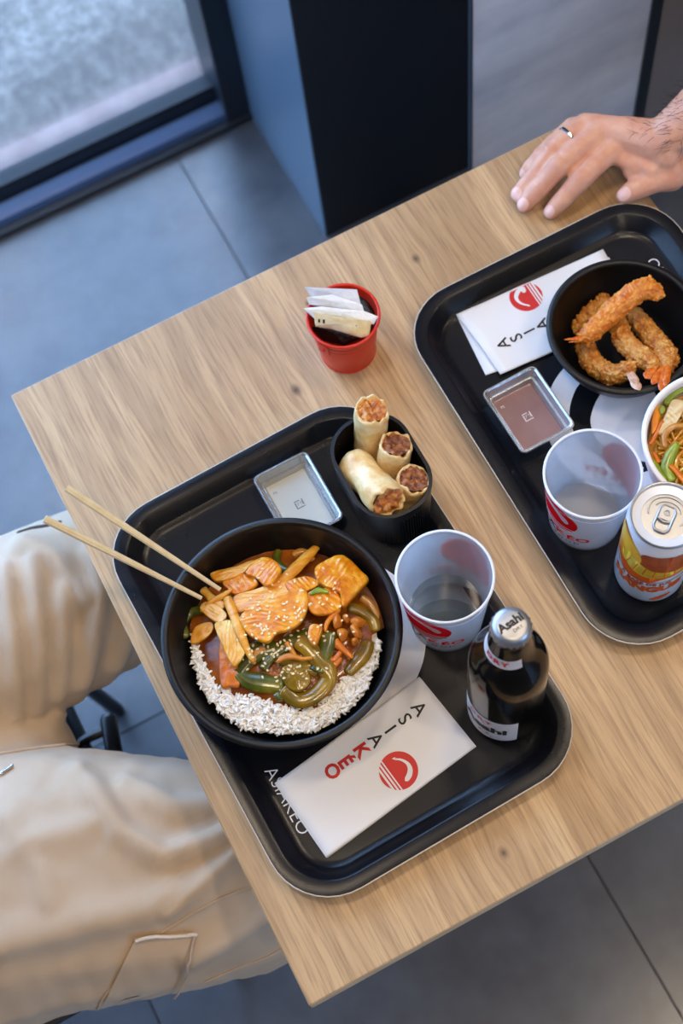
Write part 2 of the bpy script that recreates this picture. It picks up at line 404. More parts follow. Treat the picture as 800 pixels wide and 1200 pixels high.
BLACKCLOTH = cloth('black jersey', (34, 34, 38), (42, 42, 46))
NAVYCLOTH = cloth('navy jersey', (40, 46, 64), (48, 54, 72))
SHOE = mat('dark shoe leather', (34, 30, 28), .5)
BLACKMETAL = mat('black painted steel', (18, 19, 22), .35)
BLACKSEAT = mat('black seat plastic', (26, 26, 28), .5)
LAMPGLOW = NT('warm lamp diffuser'); LAMPGLOW.set(Emission_Color=(1, .82, .6, 1), Emission_Strength=40.0); LAMPGLOW = LAMPGLOW.m

# ------------------------------------------------------------------ the room
X0, X1, Y0, Y1, ZC = -2.05, 2.6, -2.4, 1.62, 3.0
fl = struct('floor', MB().box(((X0+X1)/2, (Y0+Y1)/2 - .03, -.06), (X1-X0+.3, Y1-Y0-.06, .1)), GROUT)
TS, TL = .6, 1.2; tx = .306 - 5*TS; tile_me = None
tb = MB().box((0, 0, -.008), (TS-.0025, TL-.0025, .016))
for i in range(9):
    for j in range(5):
        x0 = tx + i*TS; y0 = .677 + (j-3)*TL
        a, b, c, d = max(x0, X0), min(x0+TS, X1), max(y0, Y0), min(y0+TL, 1.53)
        if b-a < .05 or d-c < .05: continue
        if b-a > TS-.001 and d-c > TL-.001:
            if tile_me is None: o = obj('tile', tb, TILE, fl, bevel=0); tile_me = o.data
            else: o = bpy.data.objects.new('tile', tile_me); COL.objects.link(o); o.parent = fl
            o.location = (x0+TS/2, y0+TL/2, random.uniform(-.0006, .0006))
        else: obj('tile', MB().box(((a+b)/2, (c+d)/2, -.008), (b-a-.0025, d-c-.0025, .016)), TILE, fl)
struct('ceiling', MB().box(((X0+X1)/2, (Y0+Y1)/2, ZC+.05), (X1-X0+.3, Y1-Y0+.3, .1)), CEIL)
struct('wall_right', MB().box((X1+.06, (Y0+Y1)/2, ZC/2), (.12, Y1-Y0+.3, ZC)), WALLW)
struct('wall_front', MB().box(((X0+1.2)/2, Y0-.06, ZC/2), (1.2-X0, .12, ZC)).box(((1.2+X1)/2, Y0-.06, 2.9), (X1-1.2, .12, .2)).box((2.5, Y0-.06, 1.4), (.2, .12, 2.8)), WALLW)
struct('wall_back', MB().box(((.47+X1)/2, Y1+.06, ZC/2), (X1-.47, .12, ZC)), BROWNW)
struct('wall_left', MB().box((X0-.06, (.45+Y0)/2, ZC/2), (.12, .45-Y0, ZC)), WALLW)
struct('trim_1', MB().box(((X0+.47)/2, 1.60, 2.9), (.47-X0, .1, .2)), FRAME)
struct('trim_2', MB().box((X0-.02, 1.0, 2.9), (.1, 1.1, .2)), FRAME)
# glazed front: bottom rail with stepped profile, post by the column, pane
def window(name, a, b, inward, post_at_b=True):
    """a, b: ends on the floor; inward: unit vector into the room"""
    a = Vector(a); b = Vector(b); d = (b-a).normalized(); L = (b-a).length; inn = Vector(inward)
    def ext(prof):       # prof = [(distance from the glass line inwards, z)]
        return MB().loft([[p0 + inn*q + Vector((0, 0, z)) for q, z in prof] for p0 in (a, b)])
    w = struct(name, ext([(.048, .0), (.048, .012), (.034, .016), (.034, 0)]), FRAME)
    obj('bottom_rail', ext([(.034, 0), (.034, .03), (.026, .034), (.008, .036), (.008, .062), (-.03, .062), (-.03, 0)]), FRAME, w)
    obj('lit_rail_top', ext([(.0365, .016), (.0365, .032), (.027, .0372), (.012, .0392), (.012, .0362), (.026, .0342), (.0342, .030), (.0342, .016)]), FRAMELIT, w, label='blue sky light painted on the sloping top of the dark rail')
    obj('top_rail', ext([(.04, 2.74), (.04, 2.8), (-.04, 2.8), (-.04, 2.74)]), FRAME, w)
    m = Matrix.Rotation(math.atan2(d.y, d.x), 3, 'Z')
    for k, t in enumerate((.02, L/2, L-.02)):
        obj('mullion', MB().box(a + d*t + Vector((0, 0, 1.4)), (.05, .085, 2.8), m), FRAME, w, bevel=.003)
    obj('glazing_gasket', ext([(.006, .062), (.006, .07), (-.018, .07), (-.018, .062)]), NAVY, w)
    obj('glass_pane', MB().box((a+b)/2 + Vector((0, 0, 1.4)) - inn*.006, (L, .006, 2.68), m), PANE, w)
    return w
window('window_1', (X0, 1.575, 0), (.452, 1.575, 0), (0, -1, 0))
window('window_2', (X0+.02, .45, 0), (X0+.02, 1.53, 0), (1, 0, 0))
window('fill_window', (2.4, Y0+.02, 0), (1.2, Y0+.02, 0), (0, 1, 0))  # unseen window added to throw blue light onto the stone panel
# dark clad column beside the window
cp = struct('wall_column', MB().box(((.455+.95)/2, (1.265+1.60)/2, ZC/2), (.95-.455, 1.60-1.265, ZC)), NAVY)
obj('side_cladding', MB().box((.4525, (1.262+1.545)/2, ZC/2), (.005, 1.545-1.262, ZC)), BLUEGREY, cp, label='blue grey metal side facing the window')
obj('front_cladding', MB().box(((.4515+.95)/2, 1.2625, ZC/2), (.95-.4515, .005, ZC)), NAVY, cp)
# grey stone panel behind the table, its dark edge profile, brown wall beyond
py = 1.02
sp = struct('wall_panel', MB().box(((.580+.835)/2, py+.002, 1.5), (.835-.580, .004, 3.0)), STONE)
obj('edge_strip', MB().box((.5792, py+.0015, 1.5), (.0022, .0075, 3.0)), NAVY, sp, label='dark strip added over the bright lit panel edge beside the column')  # strip added to darken the window-lit side of the panel
obj('edge_strip', MB().box((.8435, py+.006, 1.5), (.017, .018, 3.0)), FRAME, sp, label='dark metal edge profile')
struct('wall_recess', MB().box(((.87+X1)/2, 1.16, ZC/2), (X1-.87, .08, ZC)), BROWNW)
# outdoors
kb = struct('pavement', MB().box((-2, 9.60, -.07), (24, 15.8, .1)), ASPHALT)
kb2 = struct('trim_3', MB().box((-2, 1.665, -.08), (8, .09, .1)), GROUT)
for i in range(9):
    obj('kerb_stone', MB().box((-5.4+i*.8, 1.66, -.045), (.79, .075, .09)), KERB, kb2, bevel=.006)
struct('pavement_front', MB().box((1, -6.6, -.07), (10, 8.2, .1)), ASPHALT)
struct('pavement_side', MB().box((-8, -1, -.07), (11.6, 5.2, .1)), ASPHALT)

# ceiling downlights
for i, (x, y) in enumerate(LAMPS):
    t = thing('ceiling_downlight', 'round white recessed downlight in the ceiling above the room', 'lamp', (x, y, ZC), 'ceiling downlights')
    obj('trim_ring', MB().lathe([(.05, -.001), (.068, -.003), (.07, -.008), (.066, -.012), (.05, -.010)], (x, y, ZC), 32), CEIL, t)
    obj('diffuser', MB().lathe([(.05, -.002), (.045, -.006), (0, -.006)], (x, y, ZC), 32), LAMPGLOW, t)
    l = bpy.data.lights.new('downlight_beam', 'SPOT'); l.energy = LAMP_W; l.color = (1, .80, .58); l.spot_size = 2.2; l.spot_blend = .7; l.shadow_soft_size = .09
    lo = bpy.data.objects.new('downlight_beam', l); lo.location = (x, y, ZC-.03); COL.objects.link(lo)

# ------------------------------------------------------------------ table
def proj(P):
    c = RW.transposed() @ (Vector(P) - EYE); return 400 + F*c.x/-c.z, 600 - F*c.y/-c.z
def depth(P): return -(RW.transposed() @ (Vector(P) - EYE)).z
TX0, TX1, TY0, TY1 = -.0697, .587, .1425, .791
t = thing('restaurant_table', 'square pale oak dining table with a thin edge band carrying both black trays', 'table', (0, 0, 0))
o = obj('table_top', MB().box(((TX0+TX1)/2, (TY0+TY1)/2, TZ-.0125), (TX1-TX0, TY1-TY0, .025)), OAK, t, bevel=.0012)
o.data.materials.append(OAK_EDGE)
for p in o.data.polygons:
    if abs(p.normal.z) < .5: p.material_index = 1
m = MB(); cx, cy = .30, .46
obj('pedestal', MB().box((cx, cy, .37), (.07, .07, .70)), BLACKMETAL, t, bevel=.004)
obj('base_plate', MB().box((cx, cy, .008), (.42, .42, .016)), BLACKMETAL, t, bevel=.004)
obj('support_bracket', MB().box((cx, cy, .7175), (.36, .05, .014)).box((cx, cy, .7175), (.05, .36, .014)), BLACKMETAL, t)

# ------------------------------------------------------------------ trays
def rrect(w, h, r, k=9):
    P = []
    for sx, sy, a0 in ((1, 1, 0), (-1, 1, PI/2), (-1, -1, PI), (1, -1, 1.5*PI)):
        for i in range(k+1):
            a = a0 + PI/2*i/k; P.append(Vector((sx*(w/2-r) + r*math.cos(a), sy*(h/2-r) + r*math.sin(a), 0)))
    return P
FZ = TZ + .0035                              # tray floor
def tray(c, deg, label):
    c = Vector((*c, TZ)); R = Matrix.Rotation(math.radians(deg), 3, 'Z'); W, H = .288, .407
    T = lambda p: c + R @ Vector(p)
    def ring(d, z): return [T((p.x, p.y, z)) for p in rrect(W-2*d, H-2*d, max(.056-d*.9, .004))]
    t = thing('serving_tray', label, 'tray', c, 'black serving trays on the table')
    obj('tray_body', MB().loft([ring(.032, 0), ring(.022, .0012), ring(.013, .0162), ring(.0006, .0162), ring(0, .0172), ring(.0006, .0186), ring(.0115, .0192), ring(.0135, .0184), ring(.0225, .006), ring(.0255, .0042), ring(.031, .0035)]), TRAY, t, sharp=40)
    obj('worn_edge', MB().loft([ring(-.0004, .0162), ring(-.0005, .0178), ring(.0008, .0180), ring(.0008, .0162), ring(-.0004, .0162)], False, False), TRAYEDGE, t, label='thin pale worn line round the outer edge')
    up = lambda x, y: T((y, -x, .0036))       # print: its up is +x of the tray, it reads along -y
    obj('printed_disc', put(MB(), disc2d(.081, 72), up), WHITEPRINT, t, label='large white printed disc')
    up2 = lambda x, y: T((y, -x, .0038))
    obj('printed_fish', put(put(MB(), fish2d(.081), up2), stripes2d(.081), up2), TRAY, t, label='black fish and stripes in the white disc')
    obj('printed_lettering', put(MB(), text2d('ASIAKÉO', .0165, -.0002), lambda x, y: T((y - .1075, -x - .105, .0037))), WHITEPRINT, t, label='thin white lettering')
tray((.0945, .410), 1.8, 'black tray nearer the trousered diner holding the rice bowl and beer bottle')
tray((.4405, .4695), 180, 'black tray on the hand side holding the fried prawns and juice can')

# ------------------------------------------------------------------ bowls
def bowl(name, label, c, r, h, rb, m, mr=None, th=.0028, lip=.004, lipname='rim'):
    t = thing(name, label, 'bowl', (c[0], c[1], FZ))
    k = lambda f: rb + (r-lip-rb)*(1-(1-f)**1.75)
    out = [(0, .0), (rb-.004, 0), (rb, .002)] + [(k(i/10), .002+(h-.004)*i/10) for i in range(1, 11)]
    inn = [(k(i/10)-th, .002+(h-.003)*i/10) for i in range(10, 0, -1)] + [(rb-th, .006), (rb-th-.006, .0045), (0, .0045)]
    obj('bowl_wall', MB().lathe(out + inn, (c[0], c[1], FZ), 96), m, t, sharp=50)
    obj(lipname, MB().lathe([(r-lip-th-.0004, h-.003), (r-lip-th, h-.0005), (r-lip-.001, h+.0006), (r-.001, h), (r, h-.0015), (r-.0008, h-.0035), (r-lip, h-.004)], (c[0], c[1], FZ), 96), mr or m, t, sharp=60)
    return t
def rim_at(u, v, wpx, h):
    P = at(u, v, FZ+h); return P, wpx/2*depth(P)/F
B1, R1 = rim_at(329, 738, 286, .07)
bowl('rice_bowl', 'large black plastic bowl of white rice and saucy chicken on the near tray', B1, R1, .07, .072, BLACKBOWL)
B2, R2 = rim_at(732, 380.5, 183, .056)
bowl('prawn_bowl', 'small deep black bowl holding fried prawns on the tray by the hand', B2, R2, .056, .046, BLACKBOWL)
B3, R3 = rim_at(842, 513, 179, .07)
bowl('noodle_bowl', 'white paper bowl of fried noodles cut by the right photo edge', B3, R3, .07, .05, PAPERBOWL, lip=.002)

# food in the rice bowl
FR = .0865
def dome(x, y):
    q = ((x-B1.x)**2 + (y-B1.y)**2) / FR**2; return FZ + .0335 + .017*max(0, 1-q)
BND = [(200, 705), (213, 722), (228, 757), (250, 802), (280, 817), (310, 824), (345, 832), (372, 828), (395, 803), (425, 778), (447, 745), (462, 728)]
def bnd(u):
    for (a, p), (b, q) in zip(BND, BND[1:]):
        if a <= u <= b: return p + (q-p)*(u-a)/(b-a)
    return 600 if u < 200 else 728
def inrice(x, y, z, off=0):
    u, v = proj((x, y, z)); return v > bnd(u) + off
m = MB(); rings = []; NA = 72
for k in range(26):
    r0 = FR*1.012*k/25; rg = []
    for i in range(NA):
        a = 2*PI*i/NA; r = min(r0, FR*.88) if inrice(B1.x + FR*.95*math.cos(a), B1.y + FR*.95*math.sin(a), FZ+.034, -10) else r0; x = B1.x + r*math.cos(a); y = B1.y + r*math.sin(a); z = dome(x, y)
        u, v = proj((x, y, z)); s = (v - bnd(u))/6
        z += .0012*nz((x, y, 0), 160) + .0016*nz((x, y, 0), 70, 3) - .009*min(1, max(0, s*.5+.3)); rg.append((x, y, z))
    rings.append(rg)
solo('curry_sauce', m.loft(rings, True, False), SAUCE, 'glossy red brown sauce pooled at the back of the rice bowl', 'sauce', (B1.x, B1.y, FZ+.03), kind='stuff')
m = MB(); rings = []
for k in range(20):
    r = FR*.93*k/19; rg = []
    for i in range(NA):
        a = 2*PI*i/NA; x = B1.x + r*math.cos(a); y = B1.y + r*math.sin(a); rg.append((x, y, dome(x, y) - .006 + .001*nz((x, y, 0), 200)))
    rings.append(rg)
m.loft(rings, True, False)
cnt = 0
rr = random.Random(11)
while cnt < 1700:
    a = rr.uniform(0, 2*PI); r = FR*math.sqrt(rr.random()); x = B1.x + r*math.cos(a); y = B1.y + r*math.sin(a); z = dome(x, y)
    if r > FR*(.955 + .04*nz((math.cos(a), math.sin(a), 0), 4)): continue
    if not inrice(x, y, z, rr.uniform(-7, 2)): continue
    M3 = Matrix.Rotation(rr.uniform(0, 2*PI), 3, 'Z') @ Matrix.Rotation(rr.gauss(0, .45), 3, 'Y')
    m.ball((x, y, z - .004 + rr.uniform(0, .0052)), (rr.uniform(.0032, .0045), .00135, .0012), 8, M3); cnt += 1
P = at(462, 0, 0)
for u, v in ((391, 836), (254, 697), (447, 700)):
    P = at(u, v, FZ+.034); m.ball(P, (.0036, .0011, .001), 6, Matrix.Rotation(.6, 3, 'Z'))
solo('cooked_rice', m, RICE, 'white cooked rice heaped along the near side of the large black bowl', 'rice', (B1.x, B1.y, FZ+.03), kind='stuff')

FOODS = []
def slab(poly, layer, thick, base=dome, round_=True, bump=.0009, bf=170, bulge=.3, grain=None, lift=None, n=90):
    """a slice with a given outline in plan: thick rim, domed and fibrous top"""
    P = []
    for q in poly:
        p = at(q[0], q[1], q[2] if len(q) > 2 else TZ + .06)
        if len(q) <= 2:
            for _ in range(3): p = at(q[0], q[1], base(p.x, p.y) + layer)
        P.append(p)
    ol = catmull(P, n) if round_ else [P[i].lerp(P[(i+1) % len(P)], j/6) for i in range(len(P)) for j in range(6)]
    C = sum(ol, Vector())/len(ol); rings = []
    for s, h in ((.0, -.1), (.6, -.1), (.93, -.05), (1.01, .25), (1, .8), (.96, 1), (.88, 1), (.8, 1), (.71, 1), (.62, 1), (.53, 1), (.44, 1), (.35, 1), (.26, 1), (.17, 1), (.08, 1), (.0, 1)):
        rg = []
        for p in ol:
            q = C.lerp(p, s); hh = h*thick
            if h == 1 and s < .99: hh += thick*bulge*(1-s*s) + bump*nz(q, bf) + (.75*grain[2]*(1 + .8*nz(q, 90, 4))*math.sin(2*PI*(q.x*math.cos(grain[0]) + q.y*math.sin(grain[0]))/grain[1] + 9*nz(q, 40)) if grain else 0)
            rg.append(q + Vector((0, 0, hh)))
        rings.append(rg)
    return MB().loft(rings, False, False)
def path(px, layer, base=dome, n=14):
    P = []
    for i, q in enumerate(px):
        p = at(q[0], q[1], q[2] if len(q) > 2 else TZ+.06)
        if len(q) <= 2:
            L = layer[i] if isinstance(layer, (list, tuple)) else layer
            for _ in range(3): p = at(q[0], q[1], base(p.x, p.y) + L)
        P.append(p)
    return catmull(P, n, False)
def strip(px, layer, w, th, base=dome, n=16):
    """w: width in metres or list along the strip"""
    P = path(px, layer, base, n); W = w if isinstance(w, list) else [w, w]
    rad = []
    for i in range(len(P)):
        x = i/(len(P)-1)*(len(W)-1); k = min(int(x), len(W)-2); rad.append(((W[k] + (W[k+1]-W[k])*(x-k))/2 * (1 + .1*nz(P[i], 120)), th/2))
    return MB().tube(P, rad, 10)
def food(name, label, cat, geo, m, group=None, sharp=60):
    c = Vector(geo.v[0]); n = len(geo.v); c = sum((Vector(p) for p in geo.v), Vector())/n; zmin = min(p[2] for p in geo.v)
    o = solo(name, geo, m, label, cat, (c.x, c.y, zmin), group, sharp=sharp); FOODS.append(o); return o
CH = 'chicken slices on the rice bowl'; PP = 'green pepper strips in the rice bowl'; BB = 'bamboo shoot pieces in the rice bowl'; NU = 'nut pieces in the rice bowl'
# lowest layer: peppers
food('green_pepper_strip', 'thick green pepper strip running along the front edge of the rice', 'pepper', strip([(279, 789), (292, 797), (311, 801), (330, 804)], .004, [.010, .018, .014], .0045), PEPPER, PP)
food('green_pepper_strip', 'olive hooked pepper strip curling round nearest the bottle side of the rice', 'pepper', strip([(333, 808), (347, 819), (361, 819), (375, 810), (385, 797), (383, 785), (372, 772), (361, 759), (350, 751)], [.004, .004, .005, .006, .007, .008, .008, .007, .006], .0150, .0055, n=40), PEPPERY, PP)
food('green_pepper_strip', 'upright green pepper strip beside the square chicken cube', 'pepper', strip([(385, 742), (383, 756), (377, 772), (371, 786)], .008, .014, .0045), PEPPER, PP)
food('green_pepper_strip', 'dark green pepper strip slanting left of the pepper tangle', 'pepper', strip([(278, 788), (290, 774), (306, 764), (322, 760)], .004, .014, .0045), PEPPER, PP)
food('green_pepper_strip', 'short dark green pepper strip in the middle of the tangle', 'pepper', strip([(308, 783), (313, 775), (320, 768)], .004, .009, .0045), PEPPER, PP)
food('green_pepper_strip', 'olive pepper strip by the nut pieces next to the rice edge', 'pepper', strip([(408, 788), (418, 776), (427, 764), (431, 752)], .002, [.010, .014, .012], .0045), PEPPERY, PP)
food('green_pepper_strip', 'green pepper curl at the bowl wall under the chopstick tips', 'pepper', strip([(236, 714), (222, 719), (213, 732), (218, 746)], .003, .009, .0045), PEPPER, PP)
food('green_pepper_strip', 'dark pepper strip lying in the sauce near the top of the bowl', 'pepper', strip([(326, 646), (324, 657), (332, 667), (341, 669)], .003, .008, .005), PEPPER, PP)
food('green_pepper_strip', 'olive pepper strip across the middle of the pepper tangle', 'pepper', strip([(312, 758), (332, 770), (352, 778), (372, 784)], .003, .014, .0045), PEPPERY, PP)
food('green_pepper_strip', 'glazed pepper strip in the dark sauce by the right bowl wall', 'pepper', strip([(410, 712), (424, 716), (436, 726), (440, 738)], .002, .010, .0045), PEPPERY, PP)
food('green_pepper_strip', 'dark green pepper strip lying along the left edge of the pepper tangle', 'pepper', strip([(290, 800), (284, 786), (292, 766), (304, 756)], .001, .012, .004), PEPPER, PP)
food('green_pepper_strip', 'olive pepper strip between the amber piece and the upright strip', 'pepper', strip([(350, 790), (362, 778), (374, 766), (380, 752)], .002, .013, .004), PEPPERY, PP)
food('green_pepper_strip', 'dull green pepper strip just below the central chicken slice', 'pepper', strip([(318, 768), (334, 756), (350, 748), (364, 744)], .004, .013, .004), PEPPER, PP)
food('onion_slice', 'brown glazed onion slice in the sauce right of the nuts', 'onion', strip([(424, 700), (434, 708), (440, 720), (436, 732)], .001, .007, .003), ONION, 'onion slices in the rice bowl')
food('onion_slice', 'brown glazed onion slice at the very top of the sauce', 'onion', strip([(344, 650), (352, 646), (360, 648), (366, 656)], .001, .006, .003), ONION, 'onion slices in the rice bowl')
food('onion_slice', 'pale glazed onion slice left of the pepper tangle near the carrot', 'onion', strip([(294, 776), (300, 766), (310, 760)], .005, .008, .003), ONION, 'onion slices in the rice bowl')
food('green_pepper_piece', 'amber glazed pepper piece at the centre of the pepper tangle', 'pepper', slab([(330, 786), (345, 780), (360, 786), (364, 800), (352, 812), (336, 806)], .004, .005), PEPPERY, PP)
food('green_pepper_piece', 'tiny green pepper chip on the front rice edge', 'pepper', slab([(322, 814), (330, 812), (331, 821), (324, 822)], .003, .003, n=16), PEPPER, PP)
food('carrot_slice', 'flat orange carrot slice standing at the left rice edge', 'carrot', slab([(258, 752), (267, 753), (279, 778), (281, 804), (270, 806), (259, 803)], .002, .004, bulge=.2), CARROT)
food('carrot_slice', 'orange carrot slice half under sauce at the left bowl wall', 'carrot', slab([(224, 755), (229, 736), (247, 730), (250, 738), (240, 750)], .003, .003, bulge=.3, n=30), BAMBOO)
food('carrot_stick', 'tapered carrot stick pointing away from the nut pieces', 'carrot', strip([(392, 752), (402, 761), (412, 770)], .008, [.009, .006, .004], .004), CARROT)
food('carrot_curl', 'small orange carrot curl by the pepper hook', 'carrot', strip([(381, 777), (390, 780), (398, 772)], .006, .006, .005), CARROT)
food('carrot_curl', 'small orange carrot curl just above its twin', 'carrot', strip([(384, 770), (391, 773), (398, 765)], .007, .005, .004), CARROT)
# nuts
for lab, q in (('nut piece beside the right chicken slab, nearest the pulled shred', [(390, 725), (396, 720), (401, 729), (399, 736), (392, 738)]), ('roundish nut piece touching the right chicken slab', [(401, 725), (406, 721), (410, 728), (406, 732)]),
               ('curved nut piece nearest the right bowl wall', [(410, 729), (419, 724), (429, 729), (427, 735), (418, 737)]), ('long nut piece at the right rice edge', [(410, 737), (416, 733), (425, 744), (424, 749), (417, 749)]),
               ('square nut piece in the middle of the cluster', [(395, 741), (401, 738), (408, 742), (405, 752), (400, 753)]), ('small nut piece lowest in the cluster', [(412, 751), (418, 749), (421, 755), (414, 758)])):
    food('nut_piece', 'sauced ' + lab, 'nut', slab(q, .006, .005, n=20, bulge=.8), NUT, NU)
# bamboo and chicken
food('bamboo_shoot', 'broad yellow bamboo shoot lying behind the big central chicken slice', 'bamboo shoot', slab([(274, 701), (296, 693), (322, 685), (344, 682), (344, 695), (318, 704), (296, 712), (279, 719)], .008, .004, bulge=.2, grain=(1.2, .004, .0003)), BAMBOO, BB)
food('bamboo_shoot', 'long yellow bamboo strip leaning up to the top of the sauce', 'bamboo shoot', strip([(324, 687), (340, 672), (357, 655), (371, 641)], [.009, .008, .007, .005], [.011, .011, .010, .007], .005), BAMBOO, BB)
food('bamboo_shoot', 'tapered pale bamboo strip crossing in front of the striped chicken slice', 'bamboo shoot', strip([(266, 701), (273, 719), (282, 743), (290, 762), (296, 774)], [.014, .016, .016, .013, .010], [.0075, .0085, .008, .006, .004], .004), BAMBOO, BB)
food('bamboo_shoot', 'pale square bamboo slice below the chopstick tips', 'bamboo shoot', slab([(235, 715), (244, 706), (266, 720), (256, 731)], .009, .003, bulge=.2, grain=(.6, .003, .0003), n=24), CHICKENPALE, BB)
food('bamboo_shoot', 'pale bamboo strip right at the chopstick tips', 'bamboo shoot', strip([(238, 691), (249, 702), (262, 710)], [.008, .010, .010], .0075, .004), CHICKENPALE, BB)
food('bamboo_shoot', 'thin yellow curved bamboo peel over the chopstick tips', 'bamboo shoot', strip([(271, 691), (259, 699), (247, 705), (236, 716)], [.014, .013, .012, .009], [.003, .006, .005, .003], .003), BAMBOO, BB)
food('chicken_slice', 'long chicken slice lying by the chopsticks at the back left', 'chicken', slab([(247, 675), (254, 671), (276, 666), (298, 658), (294, 668), (272, 680), (254, 683)], .009, .005, grain=(1.2, .003, .0003)), CHICKENPALE, CH)
food('chicken_slice', 'golden chicken slice at the back overlapping the long one', 'chicken', slab([(288, 673), (297, 660), (308, 655), (320, 657), (330, 669), (321, 684), (311, 688), (301, 679)], .013, .005, grain=(2.0, .004, .0005)), CHICKEN, CH)
food('chicken_slice', 'orange chicken slice tucked between the back slices and the bamboo', 'chicken', slab([(262, 683), (278, 675), (291, 675), (303, 684), (294, 693), (276, 698), (266, 691)], .007, .005, grain=(.3, .004, .0004)), CHICKEN, CH)
food('chicken_slice', 'largest chicken slice in the centre dotted with sesame', 'chicken', slab([(281, 727), (291, 715), (312, 705), (336, 696), (356, 691), (362, 703), (359, 720), (350, 734), (337, 741), (324, 745), (314, 755), (297, 749), (286, 738)], .013, .006, grain=(1.0, .0045, .0006), bulge=.25), CHICKEN, CH)
food('chicken_slice', 'thick chicken slab at the right with a pale cut face', 'chicken', slab([(370, 668), (383, 659), (399, 653), (411, 659), (424, 672), (432, 682), (419, 697), (403, 714), (398, 697), (381, 690), (371, 680)], .013, .008, grain=(2.2, .004, .0006), bulge=.25), CHICKEN, CH)
food('chicken_slice', 'striped pale chicken slice hanging over the left rice', 'chicken', slab([(252, 734), (262, 729), (271, 729), (281, 746), (288, 762), (281, 777), (273, 781), (262, 760)], .010, .004, grain=(2.6, .0032, .0006), bulge=.2), CHICKENPALE, CH)
food('chicken_slice', 'orange chicken piece right of the central slice', 'chicken', slab([(361, 697), (376, 692), (389, 692), (400, 702), (399, 715), (387, 721), (370, 722), (361, 713)], .011, .005, grain=(.4, .004, .0005)), CHICKEN, CH)
food('chicken_slice', 'narrow orange chicken piece between bamboo and right slab', 'chicken', slab([(335, 684), (348, 679), (362, 677), (375, 685), (362, 693), (346, 697), (337, 692)], .010, .004, grain=(.2, .004, .0005)), CHICKEN, CH)
food('chicken_cube', 'squarish chicken chunk standing on the green peppers', 'chicken', slab([(361, 746), (365, 734), (378, 736), (375, 749), (370, 759), (363, 754)], .010, .006, grain=(.4, .003, .0004), n=26), CHICKEN, CH)
food('chicken_shred', 'pulled chicken shred hanging from the right slab', 'chicken', strip([(381, 739), (383, 730), (389, 722), (397, 715)], [.011, .011, .011, .014], [.003, .0045, .005, .004], .004), CHICKEN, CH)
food('chicken_shred', 'curved chicken shred lying across the green peppers', 'chicken', strip([(325, 776), (332, 771), (342, 769), (354, 772), (365, 771)], .012, [.003, .006, .006, .004, .003], .004), NUT, CH)
food('chicken_shred', 'short upright chicken shred above the curved one', 'chicken', strip([(336, 754), (340, 760), (346, 768)], .012, [.005, .005, .003], .004), NUT, CH)
food('green_onion_slice', 'small bright green onion slice beside the central chicken slice', 'onion', strip([(364, 696), (373, 692), (384, 694)], .018, [.003, .006, .003], .003), SCALLION)
# sesame
dg = bpy.context.evaluated_depsgraph_get()
tree = bvh([(o.data, o.location) for o in FOODS])
m = MB(); rr = random.Random(3); k = 0
while k < 150:
    u = rr.gauss(338, 32); v = rr.gauss(738, 34)
    h = tree.ray_cast(EYE, ray(u, v))
    if h[0] is None: continue
    m.ball(h[0] + h[1]*.0003*(1 if h[1].z > 0 else -1), (.0016, .00105, .0007), 8, Matrix.Rotation(rr.uniform(0, PI), 3, 'Z')); k += 1
solo('sesame_seeds', m, SESAME, 'pale sesame seeds sprinkled over the chicken and peppers', 'sesame', (B1.x, B1.y, FZ+.05), kind='stuff')

# chopsticks
CS = 'chopsticks in the rice bowl'
for lab, a, b in (('pale wooden chopstick lying on the bowl rim, farther from the viewer', (258, 691, FZ+.063), (78, 572, .878)), ('pale wooden chopstick lying on the bowl rim, nearer the viewer', (236, 701, FZ+.064), (52, 608, .886))):
    p, q = at(*a), at(*b)
    solo('chopstick', MB().tube([p.lerp(q, i/12) for i in range(13)], [.0019 + .0016*min(1, i/9) for i in range(13)], 8, rounded=False), CHOP, lab, 'chopstick', p, CS, sharp=30)

# ------------------------------------------------------------------ fried prawns
def prawn(label, pts, r, m, tail=None, tm=None):
    """pts = [(u, v, z)]; r radius list; tail = list of strips in px"""
    P = catmull([at(*p) for p in pts], 14, False)
    mb = MB()
    W = []; r = [q*1.22 for q in r]
    for i in range(len(P)):
        x = i/(len(P)-1)*(len(r)-1); k = min(int(x), len(r)-2); W.append(r[k] + (r[k+1]-r[k])*(x-k))
    mb.chain(list(zip(P, W)), .5, 10)
    rr = random.Random(len(label))
    for _ in range(170):
        i = rr.randrange(len(P)); d = Vector((rr.gauss(0, 1), rr.gauss(0, 1), rr.gauss(.3, 1))).normalized()
        mb.ball(P[i] + d*W[i]*.97, rr.uniform(.0008, .0022), 6)
    me = fuse(mb, .0009, 1)
    displace(me, lambda c, n: .0013*nz(c, 260) + .0014*nz(c, 560, 5) + .0008*nz(c, 110, 9))
    base = P[0]; zmin = min(v.co.z for v in me.vertices); root = thing('fried_prawn', label, 'prawn', (base.x, base.y, zmin), 'fried prawns in the black bowl')
    obj('crumbed_body', me, m, root, sharp=0)
    for s, w in (tail or []):
        TP = catmull([at(*p) for p in s], 8, False); N = len(TP) - 1
        obj('tail', MB().tube([p + Vector((0, 0, .0006*nz(p, 400))) for p in TP], [((w[0] + (w[1]-w[0])*min(1, i/N*1.5)) * (1 if i < N*.65 else max(.15, 1.25 - ((i/N-.65)/.35)**1.5)) * (1 + .15*nz(p, 500)), .0013 - .0006*i/N) for i, p in enumerate(TP)], 8), tm, root)
    return root
z0 = FZ
prawn('fried prawn lying deepest at the back left of the black bowl, pale crust', [(678, 383, .770), (686, 373, .772), (697, 364, .774), (707, 352, .776)], [.006, .007, .007, .006], CRUST)
